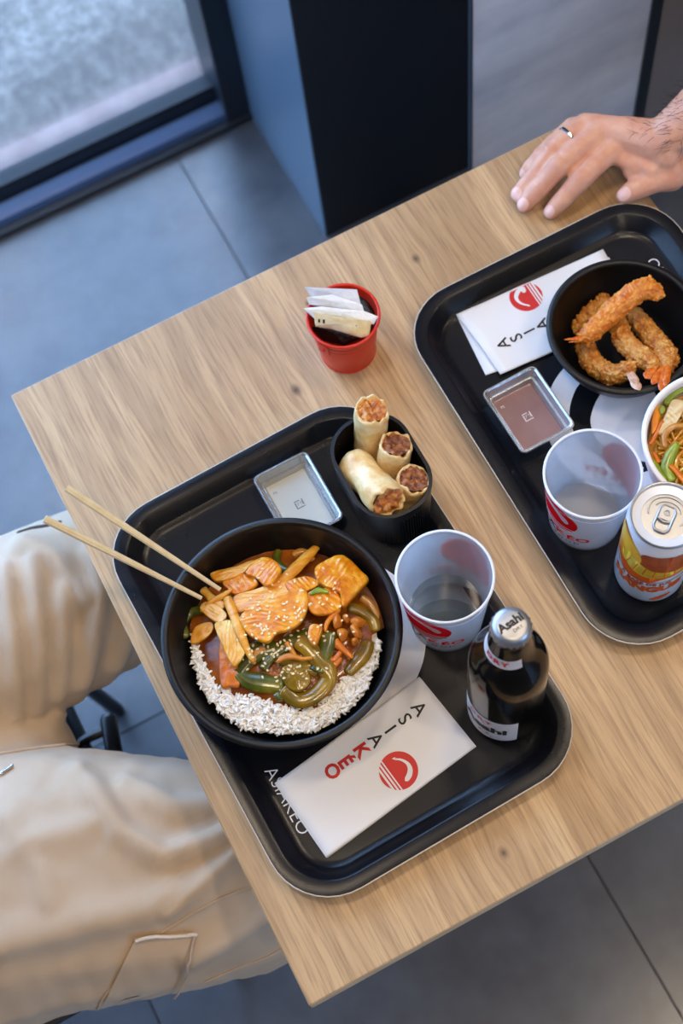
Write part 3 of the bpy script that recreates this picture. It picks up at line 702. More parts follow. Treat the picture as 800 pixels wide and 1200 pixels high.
prawn('curled fried prawn at the front left of the black bowl with a pale tail', [(685, 404, .772), (691, 421, .774), (705, 434, .778), (722, 439, .786), (736, 432, .795)], [.0075, .0085, .0085, .008, .0065], CRUST, [([(736, 434, .797), (742, 446, .805), (749, 457, .812)], (.0028, .0042)), ([(738, 433, .797), (743, 441, .804), (746, 449, .809)], (.002, .0028))], TAILP)
prawn('fried prawn along the right of the black bowl with an orange tail over the rim', [(744, 370, .774), (756, 385, .780), (770, 403, .788), (781, 417, .797), (782, 427, .803)], [.007, .008, .009, .009, .0065], CRUST, [([(781, 425, .805), (777, 441, .811), (774, 458, .815)], (.0035, .0035)), ([(780, 427, .805), (771, 440, .811), (764, 450, .814)], (.003, .0035)), ([(783, 425, .806), (782, 438, .812), (779, 452, .815)], (.0025, .003))], TAILO)
prawn('fried prawn in the middle of the black bowl under the topmost one', [(723, 374, .786), (729, 396, .788), (742, 411, .793), (758, 421, .799), (765, 429, .801)], [.007, .0085, .0085, .008, .006], CRUST, [([(765, 428, .803), (761, 437, .806), (756, 443, .807)], (.003, .0045)), ([(767, 428, .803), (767, 436, .806), (763, 441, .808)], (.0025, .0035))], TAILO)
prawn('topmost fried prawn, the most orange, arching across the black bowl', [(683, 395.5, .799), (692, 390, .801), (711, 371, .806), (729, 355, .811), (746, 342, .814), (759, 338, .815), (769, 344, .812)], [.005, .0075, .009, .0092, .009, .0085, .006], CRUSTO, [([(685, 395, .801), (673, 397, .803), (661, 398, .805)], (.004, .0012)), ([(685, 397, .801), (674, 400, .801), (666, 401, .802)], (.0022, .0008))], TAILO)

# ------------------------------------------------------------------ noodles
NB = lambda x, y: FZ + .052 + .006*max(0, 1 - ((x-B3.x)**2 + (y-B3.y)**2)/.06**2)
rr = random.Random(5); m = MB()
m.loft([[(B3.x + .059*k/8*math.cos(2*PI*i/40), B3.y + .059*k/8*math.sin(2*PI*i/40), NB(B3.x + .059*k/8*math.cos(2*PI*i/40), B3.y + .059*k/8*math.sin(2*PI*i/40)) - .007) for i in range(40)] for k in range(9)], True, False)
for _ in range(340):
    a = rr.uniform(0, 2*PI); r = .052*math.sqrt(rr.random()); p = Vector((B3.x + r*math.cos(a), B3.y + r*math.sin(a), 0)); d = rr.uniform(0, 2*PI); P = []; zz = rr.uniform(-.005, .005); cur = rr.gauss(0, .35)
    for i in range(9):
        if (p.xy - B3.xy).length > .056: break
        P.append(Vector((p.x, p.y, NB(p.x, p.y) + zz + .0015*math.sin(i*.9 + a)))); d += cur + rr.gauss(0, .12); p += Vector((math.cos(d), math.sin(d), 0))*.0065
    if len(P) > 3: m.tube(catmull(P, len(P)*3, False), .0013, 6)
solo('fried_noodles', m, NOODLE, 'tangle of fried noodles filling the white paper bowl', 'noodles', (B3.x, B3.y, FZ+.045), kind='stuff')
VG = 'toppings in the noodle bowl'
food('tofu_slice', 'pale ridged tofu slice at the back left of the noodles', 'tofu', slab([(770, 508), (778, 490), (787, 471), (801, 472), (800, 482), (788, 504), (778, 511)], .006, .004, NB, bulge=.2, grain=(.4, .004, .0004)), TOFU, VG)
food('scallion_piece', 'green scallion piece at the front left of the noodles', 'scallion', strip([(765, 541), (771, 551), (778, 562)], .007, .007, .005, NB), SCALLION, VG)
food('pepper_piece', 'broad green pepper strip beside the scallion in the noodles', 'pepper', strip([(793, 521), (785, 534), (781, 548), (788, 562)], .008, [.006, .010, .011, .008], .004, NB), SCALLION, VG)
food('pepper_piece', 'narrow green pepper strip at the back of the noodles', 'pepper', strip([(781, 473), (789, 462), (800, 456), (812, 452)], .006, .007, .005, NB), SCALLION, VG)
food('onion_ring', 'glazed curved onion piece in the middle of the noodles', 'onion', strip([(779, 523), (778, 512), (784, 503), (793, 499), (805, 500)], .009, [.005, .006, .006, .006, .004], .005, NB, 24), ONION, VG)
food('chicken_strip', 'browned chicken strip against the left bowl wall of the noodles', 'chicken', slab([(763, 494), (768, 478), (774, 478), (773, 490), (768, 506), (763, 510)], .004, .005, NB), CHICKEN, VG)
food('scallion_piece', 'small green scallion bit by the left bowl wall of the noodles', 'scallion', slab([(771, 480), (776, 477), (779, 482), (774, 487)], .008, .004, NB, n=16), SCALLION, VG)
food('carrot_strip', 'thin orange carrot strip leaning on the tofu slice', 'carrot', strip([(762, 520), (769, 508), (776, 494)], .009, .004, .003, NB), CARROT, VG)
food('carrot_strip', 'short orange carrot strip above the scallion', 'carrot', strip([(766, 531), (769, 536), (771, 541)], .009, .004, .003, NB), CARROT, VG)
food('carrot_strip', 'orange carrot strip at the right edge of the noodles in view', 'carrot', strip([(786, 546), (795, 556), (803, 566)], .010, .005, .003, NB), CARROT, VG)

# ------------------------------------------------------------------ spring roll box and rolls
bc = Vector((.2005, .5135, FZ)); BH = .068
def bring(d, z): return [bc + Vector((p.x, p.y, z)) for p in rrect(.0725-2*d, .1035-2*d, .033-d, 14)]
t = thing('spring_roll_box', 'deep black ribbed plastic box with rounded ends holding four spring rolls', 'box', bc)
obj('box_wall', MB().loft([bring(.004, 0), bring(.002, .002), bring(.001, BH*.5), bring(0, BH), bring(.0022, BH), bring(.0032, BH*.5), bring(.0045, .004), bring(.012, .003)]), BLACKBOWL, t, sharp=50)
obj('rim', MB().loft([bring(-.0009, BH-.002), bring(-.0009, BH+.0004), bring(.0024, BH+.0006), bring(.0024, BH-.002), bring(-.0009, BH-.002)], False, False), BLACKBOWL, t, sharp=60)
rbm = MB()
for s in (-1, 1):
    for i in range(-9, 10):
        a = i*.075; x = math.sin(a)*.0345; y = s*(.0517 - .030 + .0315*math.cos(a)) if abs(a) < 2 else 0
        rbm.box(bc + Vector((x, s*(.0195 + math.sqrt(max(0, .0325**2 - x*x))), BH*.43)), (.0014, .0022, BH*.72), Matrix.Rotation(-s*math.asin(max(-1, min(1, x/.0325))), 3, 'Z'))
obj('end_ribs', rbm, BLACKBOWL, t, kind='stuff')
def roll(label, a, b, r, mf, seed):
    """a: foot, b: open end (world); filling bulges from the open end"""
    a, b = Vector(a), Vector(b); ax = (b-a).normalized(); s = ax.cross(Vector((0, 0, 1))); s.normalize(); u = s.cross(ax); L = (b-a).length; n = 48
    def rg(t, k, jag=0): 
        out = []
        for i in range(n):
            th = 2*PI*i/n; d = s*math.cos(th) + u*math.sin(th); q = a + ax*(t*L)
            wob = 1 + .09*nz(q + d*r, 55, seed) + .06*nz(q + d*r, 170, seed) + .02*nz(q + d*r, 420, seed) + (.05 if (th % (2*PI)) < .5 + t*1.2 else 0)*.6
            out.append(q + d*(r*k*wob) + ax*(jag*nz(d, 2.2, seed)))
        return out
    m = MB().loft([rg(-.02, .25), rg(-.01, .7), rg(.03, .95)] + [rg(.03 + .9*i/14, .98 + .03*math.sin(i*.6)) for i in range(1, 14)] + [rg(.95, 1.02, .003), rg(1.0, .98, .0065), rg(1.0, .86, .0065), rg(.94, .80, .002), rg(.88, .78)], True, False)
    root = thing('spring_roll', label, 'spring roll', (a.x, a.y, a.z - r*.2), 'spring rolls in the black box')
    obj('wrapper', m, PASTRY, root, sharp=0)
    f = []
    for k in range(9):
        q = 1 - k/8; rgk = []
        for i in range(n):
            th = 2*PI*i/n; d = s*math.cos(th) + u*math.sin(th); p = a + ax*(L*.955) + d*(r*.86*q)
            rgk.append(p + ax*(.0040*nz(p, 190, seed) + .0022*nz(p, 430, seed) + .0022))
        f.append(rgk)
    obj('filling', MB().loft(f, False, True), mf, root, sharp=0)
roll('spring roll standing at the back of the black box, tallest, orange filling', at(433, 533, .775), at(435.5, 480, .842), .0155, FILLING, 1)
roll('spring roll standing in the middle of the box, darkest filling', at(455, 566, .772), at(464, 520, .829), .0150, FILLINGD, 2)
roll('spring roll standing at the front right of the box, filling with a split', at(474, 596, .770), at(485, 561, .821), .0150, FILLINGD, 3)
roll('spring roll lying along the left wall of the box, browned open end', at(413, 543, .800), at(455, 588, .826), .0165, FILLING, 4)

# ------------------------------------------------------------------ sauce dishes
def dish(c, w, h, label, m, film, mk, deg=0):
    c = Vector((*c, FZ)); R = Matrix.Rotation(math.radians(deg), 3, 'Z')
    rg = lambda d, z, r=.006: [c + R @ Vector((p.x, p.y, z)) for p in rrect(w-2*d, h-2*d, max(.0015, r-d*.5), 6)]
    t = thing('sauce_dish', label, 'dish', c, 'small rectangular sauce dishes')
    obj('dish_wall', MB().loft([rg(.0075, 0), rg(.0068, .001), rg(.0022, .0165), rg(.0004, .0168), rg(0, .0178), rg(.0006, .0192), rg(.0016, .0192), rg(.003, .0180), rg(.0052, .0095), rg(.0055, .0088), rg(.0068, .0088), rg(.0085, .0022), rg(.010, .0018)]), m, t, sharp=30)
    obj('sauce_film', MB().loft([rg(.0086, .0020), rg(.0086, .0026)]), film, t, label='thin film of sauce on the dish floor')
    mb = MB(); T = lambda x, y: c + R @ Vector((x, y, .0028))
    s = .0042
    for a in ((-s, -s, s, -s+.0009), (-s, s-.0009, s*.3, s), (-s, -s, -s+.0009, s*.6), (s-.0009, -s*.5, s, s)): put(mb, poly2d([(a[0], a[1]), (a[2], a[1]), (a[2], a[3]), (a[0], a[3])]), T)
    put(mb, text2d('プラ', .0042), T); put(mb, shift2d(text2d('PS', .004), -w*.26, h*.27), T)
    obj('embossed_mark', mb, mk, t)
dish((.1262, .5436), .0575, .0785, 'silvery empty sauce dish on the near tray behind the rice bowl', DISH, mat('thin clear film over silver', (196, 198, 192), .3, .35), DISHMARK, .5)
dish((.3556, .5170), .0585, .0755, 'sauce dish with reddish sauce on the far tray touching the folded napkin', DISH, SAUCEFILM, DISHMARKW, 1.0)

# ------------------------------------------------------------------ napkins
def sheet(P4, z, th, puff, nx=30, ny=16, seed=0):
    """quad sheet with soft creases; P4 corners in order; puff(s, t) -> extra height"""
    def q(s, t):
        p = P4[0].lerp(P4[1], s).lerp(P4[3].lerp(P4[2], s), t); return Vector((p.x, p.y, z + puff(s, t) + .0005*(1+nz(p, 45, seed)) + .0003*nz(p, 130, seed)))
    g = [[q(i/nx, j/ny) for i in range(nx+1)] for j in range(ny+1)]; vs = [p for r in g for p in r] + [p - Vector((0, 0, th)) for r in g for p in r]; N = (nx+1)*(ny+1); fs = []
    for j in range(ny):
        for i in range(nx):
            a = j*(nx+1)+i; fs.append((a, a+1, a+nx+2, a+nx+1)); fs.append((N+a, N+a+nx+1, N+a+nx+2, N+a+1))
    bd = [i for i in range(nx+1)] + [j*(nx+1)+nx for j in range(1, ny+1)] + [ny*(nx+1)+i for i in range(nx-1, -1, -1)] + [j*(nx+1) for j in range(ny-1, 0, -1)]
    for a, b in zip(bd, bd[1:] + bd[:1]): fs.append((a, N+a, N+b, b))
    return MB().add(vs, fs), q
def on(tree, off): 
    def f(x, y):
        h = tree.ray_cast(Vector((x, y, .9)), Vector((0, 0, -1))); return Vector((x, y, (h[0].z if h[0] else FZ) + off))
    return f
def napkin_print(root, mb, A, O, L, rl, hidden=7):
    me = mb.mesh('x'); tr = bvh([(me, Vector())]); bpy.data.meshes.remove(me); f = on(tr, .0003); f2 = on(tr, .0005)
    up = (A - O).xy.normalized(); rt = Vector((up.y, -up.x)); k = MB(); r = MB()
    for i, ch in enumerate('ASIAKÉO'):
        c = A.lerp(O, i/6)
        g = text2d(ch, .0172, .0006 if i > 3 else .00015)
        cy = -.0018 if ch == 'É' else 0
        put(r if i > 3 else k, g, lambda x, y: f(c.x + rt.x*x + up.x*(y+cy), c.y + rt.y*x + up.y*(y+cy)))
    obj('black_lettering', k, BLACKPRINT, root, sharp=0); obj('red_lettering', r, REDPRINT, root, sharp=0)
    put2 = lambda ff: (lambda x, y: ff(L.x + rt.x*x + up.x*y, L.y + rt.y*x + up.y*y))
    obj('red_emblem', put(MB(), slice2d(disc2d(rl), .004), put2(f)), REDPRINT, root, sharp=0, label='red disc emblem')
    obj('white_fish', put(put(MB(), fish2d(rl), put2(f2)), stripes2d(rl), put2(f2)), NAPKIN, root, sharp=0, label='white fish and stripes on the red disc')
P4 = [at(491, 793, FZ+.003), at(557, 874, FZ+.003), at(382, 1005, FZ+.003), at(321.5, 918, FZ+.003)]
mb, q = sheet(P4, FZ+.0022, .0016, lambda s, t: .0015*max(0, t-.6), seed=2)
t = thing('paper_napkin', 'white folded paper napkin lying flat before the rice bowl on the near tray', 'napkin', P4[3].lerp(P4[1], .5).xy.to_3d() + Vector((0, 0, FZ)), 'printed paper napkins')
obj('upper_fold', mb, NAPKIN, t, sharp=0)
lo, _ = sheet([p + Vector((.0006, -.0004, 0)) for p in P4], FZ+.0006, .0005, lambda s, t: 0, seed=4); obj('lower_fold', lo, NAPKIN, t, sharp=0)
napkin_print(t, mb, at(490.5, 832, FZ), at(389, 905, FZ), at(467, 904, FZ), .0170)
P4 = [at(534, 369, FZ+.003), at(586, 439, FZ+.004), Vector((.505, .5575, 0)), Vector((.512, .6385, 0))]
mb, q = sheet(P4, FZ+.003, .0006, lambda s, t: .0045*math.exp(-(t/.13)**2)*math.sin(PI*min(1, s*1.02)) + .001*s, seed=7)
t = thing('paper_napkin', 'white folded paper napkin with a lifted fold, half under the prawn bowl', 'napkin', Vector((.43, .605, FZ)), 'printed paper napkins')
obj('upper_fold', mb, NAPKIN, t, sharp=0)
lo, _ = sheet([at(534, 369, FZ+.001), at(569, 440, FZ+.001), Vector((.50, .553, 0)), Vector((.5135, .629, 0))], FZ+.0007, .0006, lambda s, t: 0, seed=9); obj('lower_fold', lo, NAPKIN, t, sharp=0)
A = at(589.7, 406, FZ); O = A + (at(635.8, 382.4, FZ) - A)*2
napkin_print(t, mb, A, O, at(616, 350, FZ), .0162)

# ------------------------------------------------------------------ cups
def cup(c, r, h, rb, front, label, water=None):
    t = thing('plastic_cup', label, 'cup', (c.x, c.y, FZ), 'frosted printed cups'); C0 = (c.x, c.y, FZ)
    R = lambda z: rb + (r-.0012-rb)*(z/h)
    obj('cup_wall', MB().lathe([(0, .003), (rb-.003, .003), (rb-.001, .0), (rb, .001)] + [(R(h*i/12), h*i/12) for i in range(1, 13)] + [(R(h*i/12)-.0009, h*i/12) for i in range(12, 0, -1)] + [(rb-.0015, .0045), (0, .0042)], C0, 72), CUP, t, sharp=50)
    obj('rim', MB().lathe([(r-.0024, h-.0012), (r-.0022, h+.0004), (r-.001, h+.0008), (r, h), (r-.0002, h-.0022), (r-.0018, h-.003), (r-.0024, h-.0012)], C0, 72), CUPRIM, t, sharp=60)
    for s, nm in ((0, 'front'), (PI, 'back')):
        a0 = math.radians(front) + s
        def mp(z0, off):
            return lambda x, y: Vector((c.x, c.y, FZ)) + Vector(((R(z0+y)+off)*math.cos(a0 + x/R(z0)), (R(z0+y)+off)*math.sin(a0 + x/R(z0)), z0+y))
        zt = h*.30; zl = h*.655; rl = .0295
        obj('red_emblem', put(MB(), slice2d(disc2d(rl), .004), mp(zl, .0003)), CUPRED, t, sharp=0, label='red disc emblem')
        obj('white_fish', put(put(MB(), fish2d(rl), mp(zl, .0006)), stripes2d(rl), mp(zl, .0006)), CUPWHITE, t, sharp=0, label='white fish and stripes on the red disc')
        sp = .0110
        k = MB(); rd = MB()
        for i, ch in enumerate('ASIAKÉO'):
            put(rd if i > 3 else k, shift2d(wide(text2d(ch, .0140, .0005 if i > 3 else .0002)), (i-3)*sp, -.001 if ch == 'É' else 0), mp(zt, .0003))
        put(k, text2d('ASIAN FOOD', .0075, 0, 1.45), mp(zt-.0115, .0003))
        obj('red_lettering', rd, CUPRED, t, sharp=0); obj('black_lettering', k, CUPBLACK, t, sharp=0)
    obj('measure_line', MB().lathe([(R(h*.86)+.0001, h*.86), (R(h*.86)+.0004, h*.863), (R(h*.866)+.0001, h*.866)], C0, 72), CUPRIM, t)
    if water:
        solo('water', MB().lathe([(0, .0046), (R(.006)-.0022, .0046), (R(water)-.0013, water), (0, water)], C0, 64), WATER, 'clear water in the bottom of the cup by the bottle', 'water', (c.x, c.y, FZ+.005), sharp=40)
C1, q = rim_at(521, 675, 118, .108); cup(C1, q, .108, .0325, 204, 'frosted printed cup with a little water beside the beer bottle', .022)
C2, q = rim_at(694.5, 555, 117, .098); cup(C2, q, .098, .0330, 179, 'frosted printed empty cup beside the juice can')

# ------------------------------------------------------------------ bottle
HB = .232; Bt = at(599, 732, FZ+HB)
t = thing('beer_bottle', 'small dark brown beer bottle with silver cap at the corner of the near tray', 'bottle', (Bt.x, Bt.y, FZ)); C0 = (Bt.x, Bt.y, FZ)
prof = [(0, .002), (.024, .0), (.030, .002), (.0322, .007), (.0326, .02), (.0326, .130), (.0322, .140), (.0310, .149), (.0285, .158), (.0250, .166), (.0212, .174), (.0186, .183), (.0170, .194), (.0155, .205), (.0145, .213), (.0141, .215), (.0146, .217), (.0146, .221), (.0132, .223), (.0132, .228), (0, .228)]
obj('glass_body', MB().lathe(prof, C0, 64), BROWNGLASS, t, sharp=50)
def prad(z):
    for (a, p), (b, q) in zip(prof[1:], prof[2:]):
        if p <= z <= q and q > p: return a + (b-a)*(z-p)/(q-p)
    return .0326
obj('crown_cap', MB().lathe([(0, .2332), (.0100, .2330), (.0130, .2320), (.0144, .2300), (.0150, .2265), (.0158, .2235), (.0150, .2235), (.0142, .226), (.0134, .230)], C0, 84, lambda a, z: 1 + (.035*math.cos(21*a) if z < .2255 else 0)), ALU, t, sharp=40)
capup = math.radians(235); 
def capmap(dx, dy):
    d = math.radians(6)
    return lambda x, y: Vector((Bt.x, Bt.y, FZ+.2334)) + Vector((math.cos(d)*(x+dx) - math.sin(d)*(y+dy), math.sin(d)*(x+dx) + math.cos(d)*(y+dy), -.35*max(0, math.hypot(x+dx, y+dy)-.0105)))
obj('cap_lettering', put(put(MB(), text2d('Asahi', .0095, .0004), capmap(0, .001)), text2d('DRY', .0042), capmap(.002, -.0055)), BLACKPRINT, t, sharp=0)
def band(a0, a1, z0, z1, off, n=30, k=6, cut=0):
    vs = []; fs = []
    for j in range(k+1):
        for i in range(n+1):
            z = z0 + (z1-z0)*j/k; a = math.radians(a0 + (a1-a0)*i/n); r = prad(z) + off; vs.append((Bt.x + r*math.cos(a), Bt.y + r*math.sin(a), FZ+z))
    for j in range(k):
        for i in range(n): a = j*(n+1)+i; fs.append((a, a+1, a+n+2, a+n+1))
    return MB().add(vs, fs)
FA = 200
obj('front_label', band(FA-62, FA+58, .012, .068, .0003), LABEL, t, sharp=0, label='cream paper label')
obj('neck_label', band(FA-80, FA+70, .181, .195, .0003), LABEL, t, sharp=0, label='cream neck label')
def bmap(z0, da, off=.0006): return lambda x, y: Vector((Bt.x, Bt.y, FZ)) + Vector(((prad(z0+y)+off)*math.cos(math.radians(FA+da) + x/prad(z0)), (prad(z0+y)+off)*math.sin(math.radians(FA+da) + x/prad(z0)), z0+y))
obj('black_lettering', put(put(MB(), slice2d(text2d('Asahi', .020, .0009), .003), bmap(.040, 4)), poly2d([(-.004, -.0012), (.006, -.0012), (.006, .0012), (-.004, .0012)]), bmap(.025, 4)), BLACKPRINT, t, sharp=0)
obj('red_lettering', put(MB(), slice2d(text2d('DRY', .0105, .0003, 1.3), .003), bmap(.058, -2)), REDPRINT, t, sharp=0)
obj('neck_lettering', put(MB(), slice2d(text2d('DRY', .0095, .0004, 1.2), .003), bmap(.188, 4)), REDPRINT, t, sharp=0)

# ------------------------------------------------------------------ can
HC = .137; K = at(780.5, 603, FZ+HC)
t = thing('juice_can', 'silver topped mango juice can in the corner of the far tray', 'can', (K.x, K.y, FZ)); C0 = (K.x, K.y, FZ); RC = .0312
obj('can_body', MB().lathe([(0, .004), (.021, .003), (.0245, .0), (.0265, .001), (.030, .007), (RC, .013), (RC, HC-.018), (.0305, HC-.013), (.0288, HC-.004), (.0285, HC-.003), (.02, HC-.004)], C0, 72), CANWHITE, t, sharp=50)
obj('lid', MB().lathe([(.0284, HC-.004), (.0296, HC-.0025), (.0298, HC-.0008), (.0292, HC), (.0281, HC-.0004), (.0273, HC-.003), (.0262, HC-.0068), (.0248, HC-.0072), (.0240, HC-.0052), (0, HC-.0050)], C0, 72), ALU, t, sharp=30)
lz = FZ + HC - .005
tt = (at(771, 621, lz) - at(784, 592, lz)).xy.normalized(); ts = Vector((-tt.y, tt.x))     # tab points towards the viewer
L2 = lambda x, y, z=0: Vector((K.x + tt.x*y + ts.x*x, K.y + tt.y*y + ts.y*x, lz + z))
ring = lambda a, b, cy, n=28: [(a*math.cos(2*PI*i/n), cy + b*math.sin(2*PI*i/n)) for i in range(n)]
tab = obj('pull_tab', MB().tube([L2(x, y, .0022) for x, y in [(.0065*max(-1, min(1, 1.25*math.cos(2*PI*i/40))), .0025 + .0118*max(-1, min(1, 1.12*math.sin(2*PI*i/40)))) for i in range(40)]], .0011, 8, closed=True), ALU, t)
pl = MB(); vs = [(-.0058, -.008), (.0058, -.008), (.0058, .0035), (-.0058, .0035)]; pl.loft([[L2(x, y, .0016) for x, y in vs], [L2(x, y, .0024) for x, y in vs]])
obj('tab_plate', pl, ALU, tab); obj('rivet', MB().tube([L2(x, y-.0028, .0028) for x, y in ring(.0024, .0024, 0, 20)], .0006, 6, closed=True).ball(L2(0, -.0028, .0022), (.0016, .0016, .0009), 12), ALU, tab)
obj('tab_hole_bar', MB().tube([L2(-.0052, .0040, .0024), L2(0, .0058, .0024), L2(.0052, .0040, .0024)], .0009, 6), ALU, tab)
obj('lid_bead', MB().tube([L2(.0158*math.cos(a), -.004 + .0135*math.sin(a), .0003) for a in [math.radians(d) for d in range(150, 395, 7)]], .0008, 6).tube([L2(.0105*math.cos(a), -.0065 + .0070*math.sin(a), .0003) for a in [math.radians(d) for d in range(185, 360, 7)]], .0006, 6), ALU, t, label='raised score line round the mouth')
KA = math.radians(221)
def kmap(off): return lambda x, y: Vector((K.x, K.y, FZ)) + Vector(((RC+off)*math.cos(KA + x/RC), (RC+off)*math.sin(KA + x/RC), y))
def kp(name, P, m, off, smooth=True, lab=None):
    P = [(x*.001, (y*.875+32)*.001 if y > 34 else (y+8)*.001) for x, y in P]
    if smooth: P = [p[:2] for p in catmull([(x, y, 0) for x, y in P], 40)]
    obj(name, put(MB(), slice2d(poly2d(P), .0025), kmap(off)), m, t, sharp=0, label=lab)
kp('orange_band', [(-46, 38), (-30, 35), (-10, 34), (12, 38), (34, 47), (44, 52), (44, 62), (20, 60), (-10, 58), (-46, 60)], MANGOO, .0002, lab='orange printed band')
kp('printed_mango', [(-8, 66), (2, 55), (20, 52), (40, 58), (46, 80), (40, 98), (20, 100), (4, 98), (-8, 92)], MANGOR, .0003, lab='red brown printed mango')
kp('printed_mango', [(-44, 58), (-30, 46), (-18, 52), (-8, 70), (-9, 86), (-16, 98), (-28, 106), (-40, 104), (-46, 84)], MANGOY, .0004, lab='yellow printed mango')
kp('printed_slice', [(-30, 62), (-22, 50), (-8, 43), (6, 43), (24, 50), (36, 58), (20, 60), (4, 62), (-10, 70), (-20, 76)], MANGOC, .0005, lab='yellow diced printed mango slice')
for i in range(6): kp('cube_line', [(-22+i*9, 46+abs(i-2)*1.5), (-21+i*9, 46+abs(i-2)*1.5), (-17+i*8, 66), (-18+i*8, 66)], MANGOO, .0006, False)
arc = lambda x: .000 + 5.0*x*x + .12*x
cm = lambda z, off: (lambda x, y: kmap(off)(x, y + z + arc(x)))
obj('orange_lettering', put(MB(), slice2d(text2d('MANGUE', .0160, .0010, 1.0), .003), cm(.0400, .0004)), MANGOO, t, sharp=0)
obj('white_lettering_panel', put(MB(), slice2d(poly2d([(-.036, -.0032), (.036, -.0032), (.036, .0032), (-.036, .0032)]), .003), cm(.0545, .0009)), CANWHITE, t, sharp=0)
obj('red_lettering', put(MB(), slice2d(text2d('À BASE DE JUS', .0065, .0003, 1.1), .003), cm(.0545, .0012)), MANGOR, t, sharp=0)
kp('printed_mango', [(8, 8), (16, 8), (24, 13), (26, 19), (20, 18), (13, 14)], MANGOO, .0003, lab='small orange printed mango near the foot')

# ------------------------------------------------------------------ bucket with sachets
BU, BR = rim_at(401.5, 368, 88, .065); BU.z = TZ + .065
t = thing('red_bucket', 'small red enamel bucket of sauce sachets near the back of the table', 'bucket', (BU.x, BU.y, TZ)); C0 = (BU.x, BU.y, TZ); h = .065; rb = .0265
q = lambda z: rb + (BR-.0018-rb)*z/h
obj('bucket_wall', MB().lathe([(0, .002), (rb-.001, .002), (rb+.0006, .0), (rb+.0010, .0015), (q(.003), .003), (q(.046), .046), (q(.048)-.0008, .048), (q(.050), .050), (q(.053), .053), (q(.055)-.0008, .055), (q(.057), .057), (q(h), h), (q(h)-.001, h), (rb-.001, .004), (0, .004)], C0, 64), REDMETAL, t, sharp=30)
obj('rolled_rim', MB().tube([Vector((BU.x + (BR-.0013)*math.cos(a), BU.y + (BR-.0013)*math.sin(a), TZ+h)) for a in [2*PI*i/72 for i in range(72)]], .0015, 10, closed=True), REDMETAL, t)
for s in (math.radians(28), math.radians(208)):
    e = Vector((math.cos(s), math.sin(s), 0)); f = Vector((-e.y, e.x, 0)); p = Vector(C0) + e*(q(.056)+.0004)
    ear = obj('handle_ear', MB().loft([[p + f*x + Vector((0, 0, z-.056+.056)) + e*d for x, z in ((-.006, .046), (.006, .046), (.0045, .060), (-.0045, .060))] for d in (0, .0016)]), REDMETAL, t)
    obj('rivet', MB().ball(p + e*.002 + Vector((0, 0, .052)), .0018, 10), REDMETAL, ear)
Zp = lambda x, y, z: (340 + x/6.667, 310 + y/6.667, z)
SG = 'sauce sachets in the red bucket'
for lab, P, m, th in (('black sauce sachet lying at the front of the red bucket', [Zp(160, 500, .796), Zp(330, 500, .800), Zp(560, 575, .800), Zp(420, 640, .792), Zp(260, 600, .790)], BLACKSACHET, .004),
                      ('black sauce sachet at the right back wall of the red bucket', [Zp(400, 190, .797), Zp(560, 240, .797), Zp(660, 320, .796), Zp(660, 430, .797), Zp(520, 420, .797)], BLACKSACHET, .004),
                      ('black sauce sachet leaning under the pale ones in the red bucket', [Zp(170, 420, .797), Zp(600, 380, .798), Zp(640, 500, .799), Zp(300, 560, .795)], BLACKSACHET, .004),
                      ('clear sachet farthest back in the red bucket, grey with a straight edge', [Zp(112, 180, .828), Zp(520, 198, .826), Zp(552, 322, .820), Zp(160, 250, .822)], mat('grey clear sachet film', (196, 194, 200), .22, var=(40, (212, 212, 216), .4, .6), bump=(120, .5, .003)), .0012),
                      ('whitish sachet second from the back of the red bucket', [Zp(130, 262, .826), Zp(330, 240, .826), Zp(560, 318, .823), Zp(580, 385, .818), Zp(150, 315, .820)], WRAPPAPER, .0018),
                      ('whitish sachet third from the back of the red bucket', [Zp(108, 348, .824), Zp(240, 335, .824), Zp(585, 372, .822), Zp(684, 412, .819), Zp(650, 470, .816), Zp(190, 425, .818)], WRAPPAPER, .002),
                      ('cream sachet foremost in the red bucket with dark print marks', [Zp(182, 385, .824), Zp(400, 425, .824), Zp(632, 452, .821), Zp(615, 565, .812), Zp(545, 575, .811), Zp(330, 510, .812), Zp(200, 488, .814)], WRAPCREAM, .0028)):
    g = slab(P, 0, th, round_=False, bulge=.9, bump=.0005, bf=230)
    c = sum((Vector(p) for p in g.v), Vector())/len(g.v)
    o = solo('sauce_sachet', g, m, lab, 'sachet', (c.x, c.y, min(p[2] for p in g.v)), SG, sharp=50)
    if 'foremost' in lab:
        tr = bvh([(o.data, o.location)]); pm = MB()
        for x, y, w_, h_ in ((225, 440, 14, 26), (262, 445, 16, 30), (535, 432, 14, 10), (572, 440, 18, 10), (516, 478, 12, 5)):
            hs = [tr.ray_cast(EYE, ray(*Zp(x + a*w_*.5, y + b*h_*.5, 0)[:2])) for a, b in ((-1, -1), (1, -1), (1, 1), (-1, 1))]
            if all(k[0] for k in hs): pm.add([k[0] - ray(400, 400)*.0004 for k in hs], [(0, 1, 2, 3)])
        if pm.v: obj('print_mark', pm, BLACKPRINT, o, sharp=0, label='dark print marks')

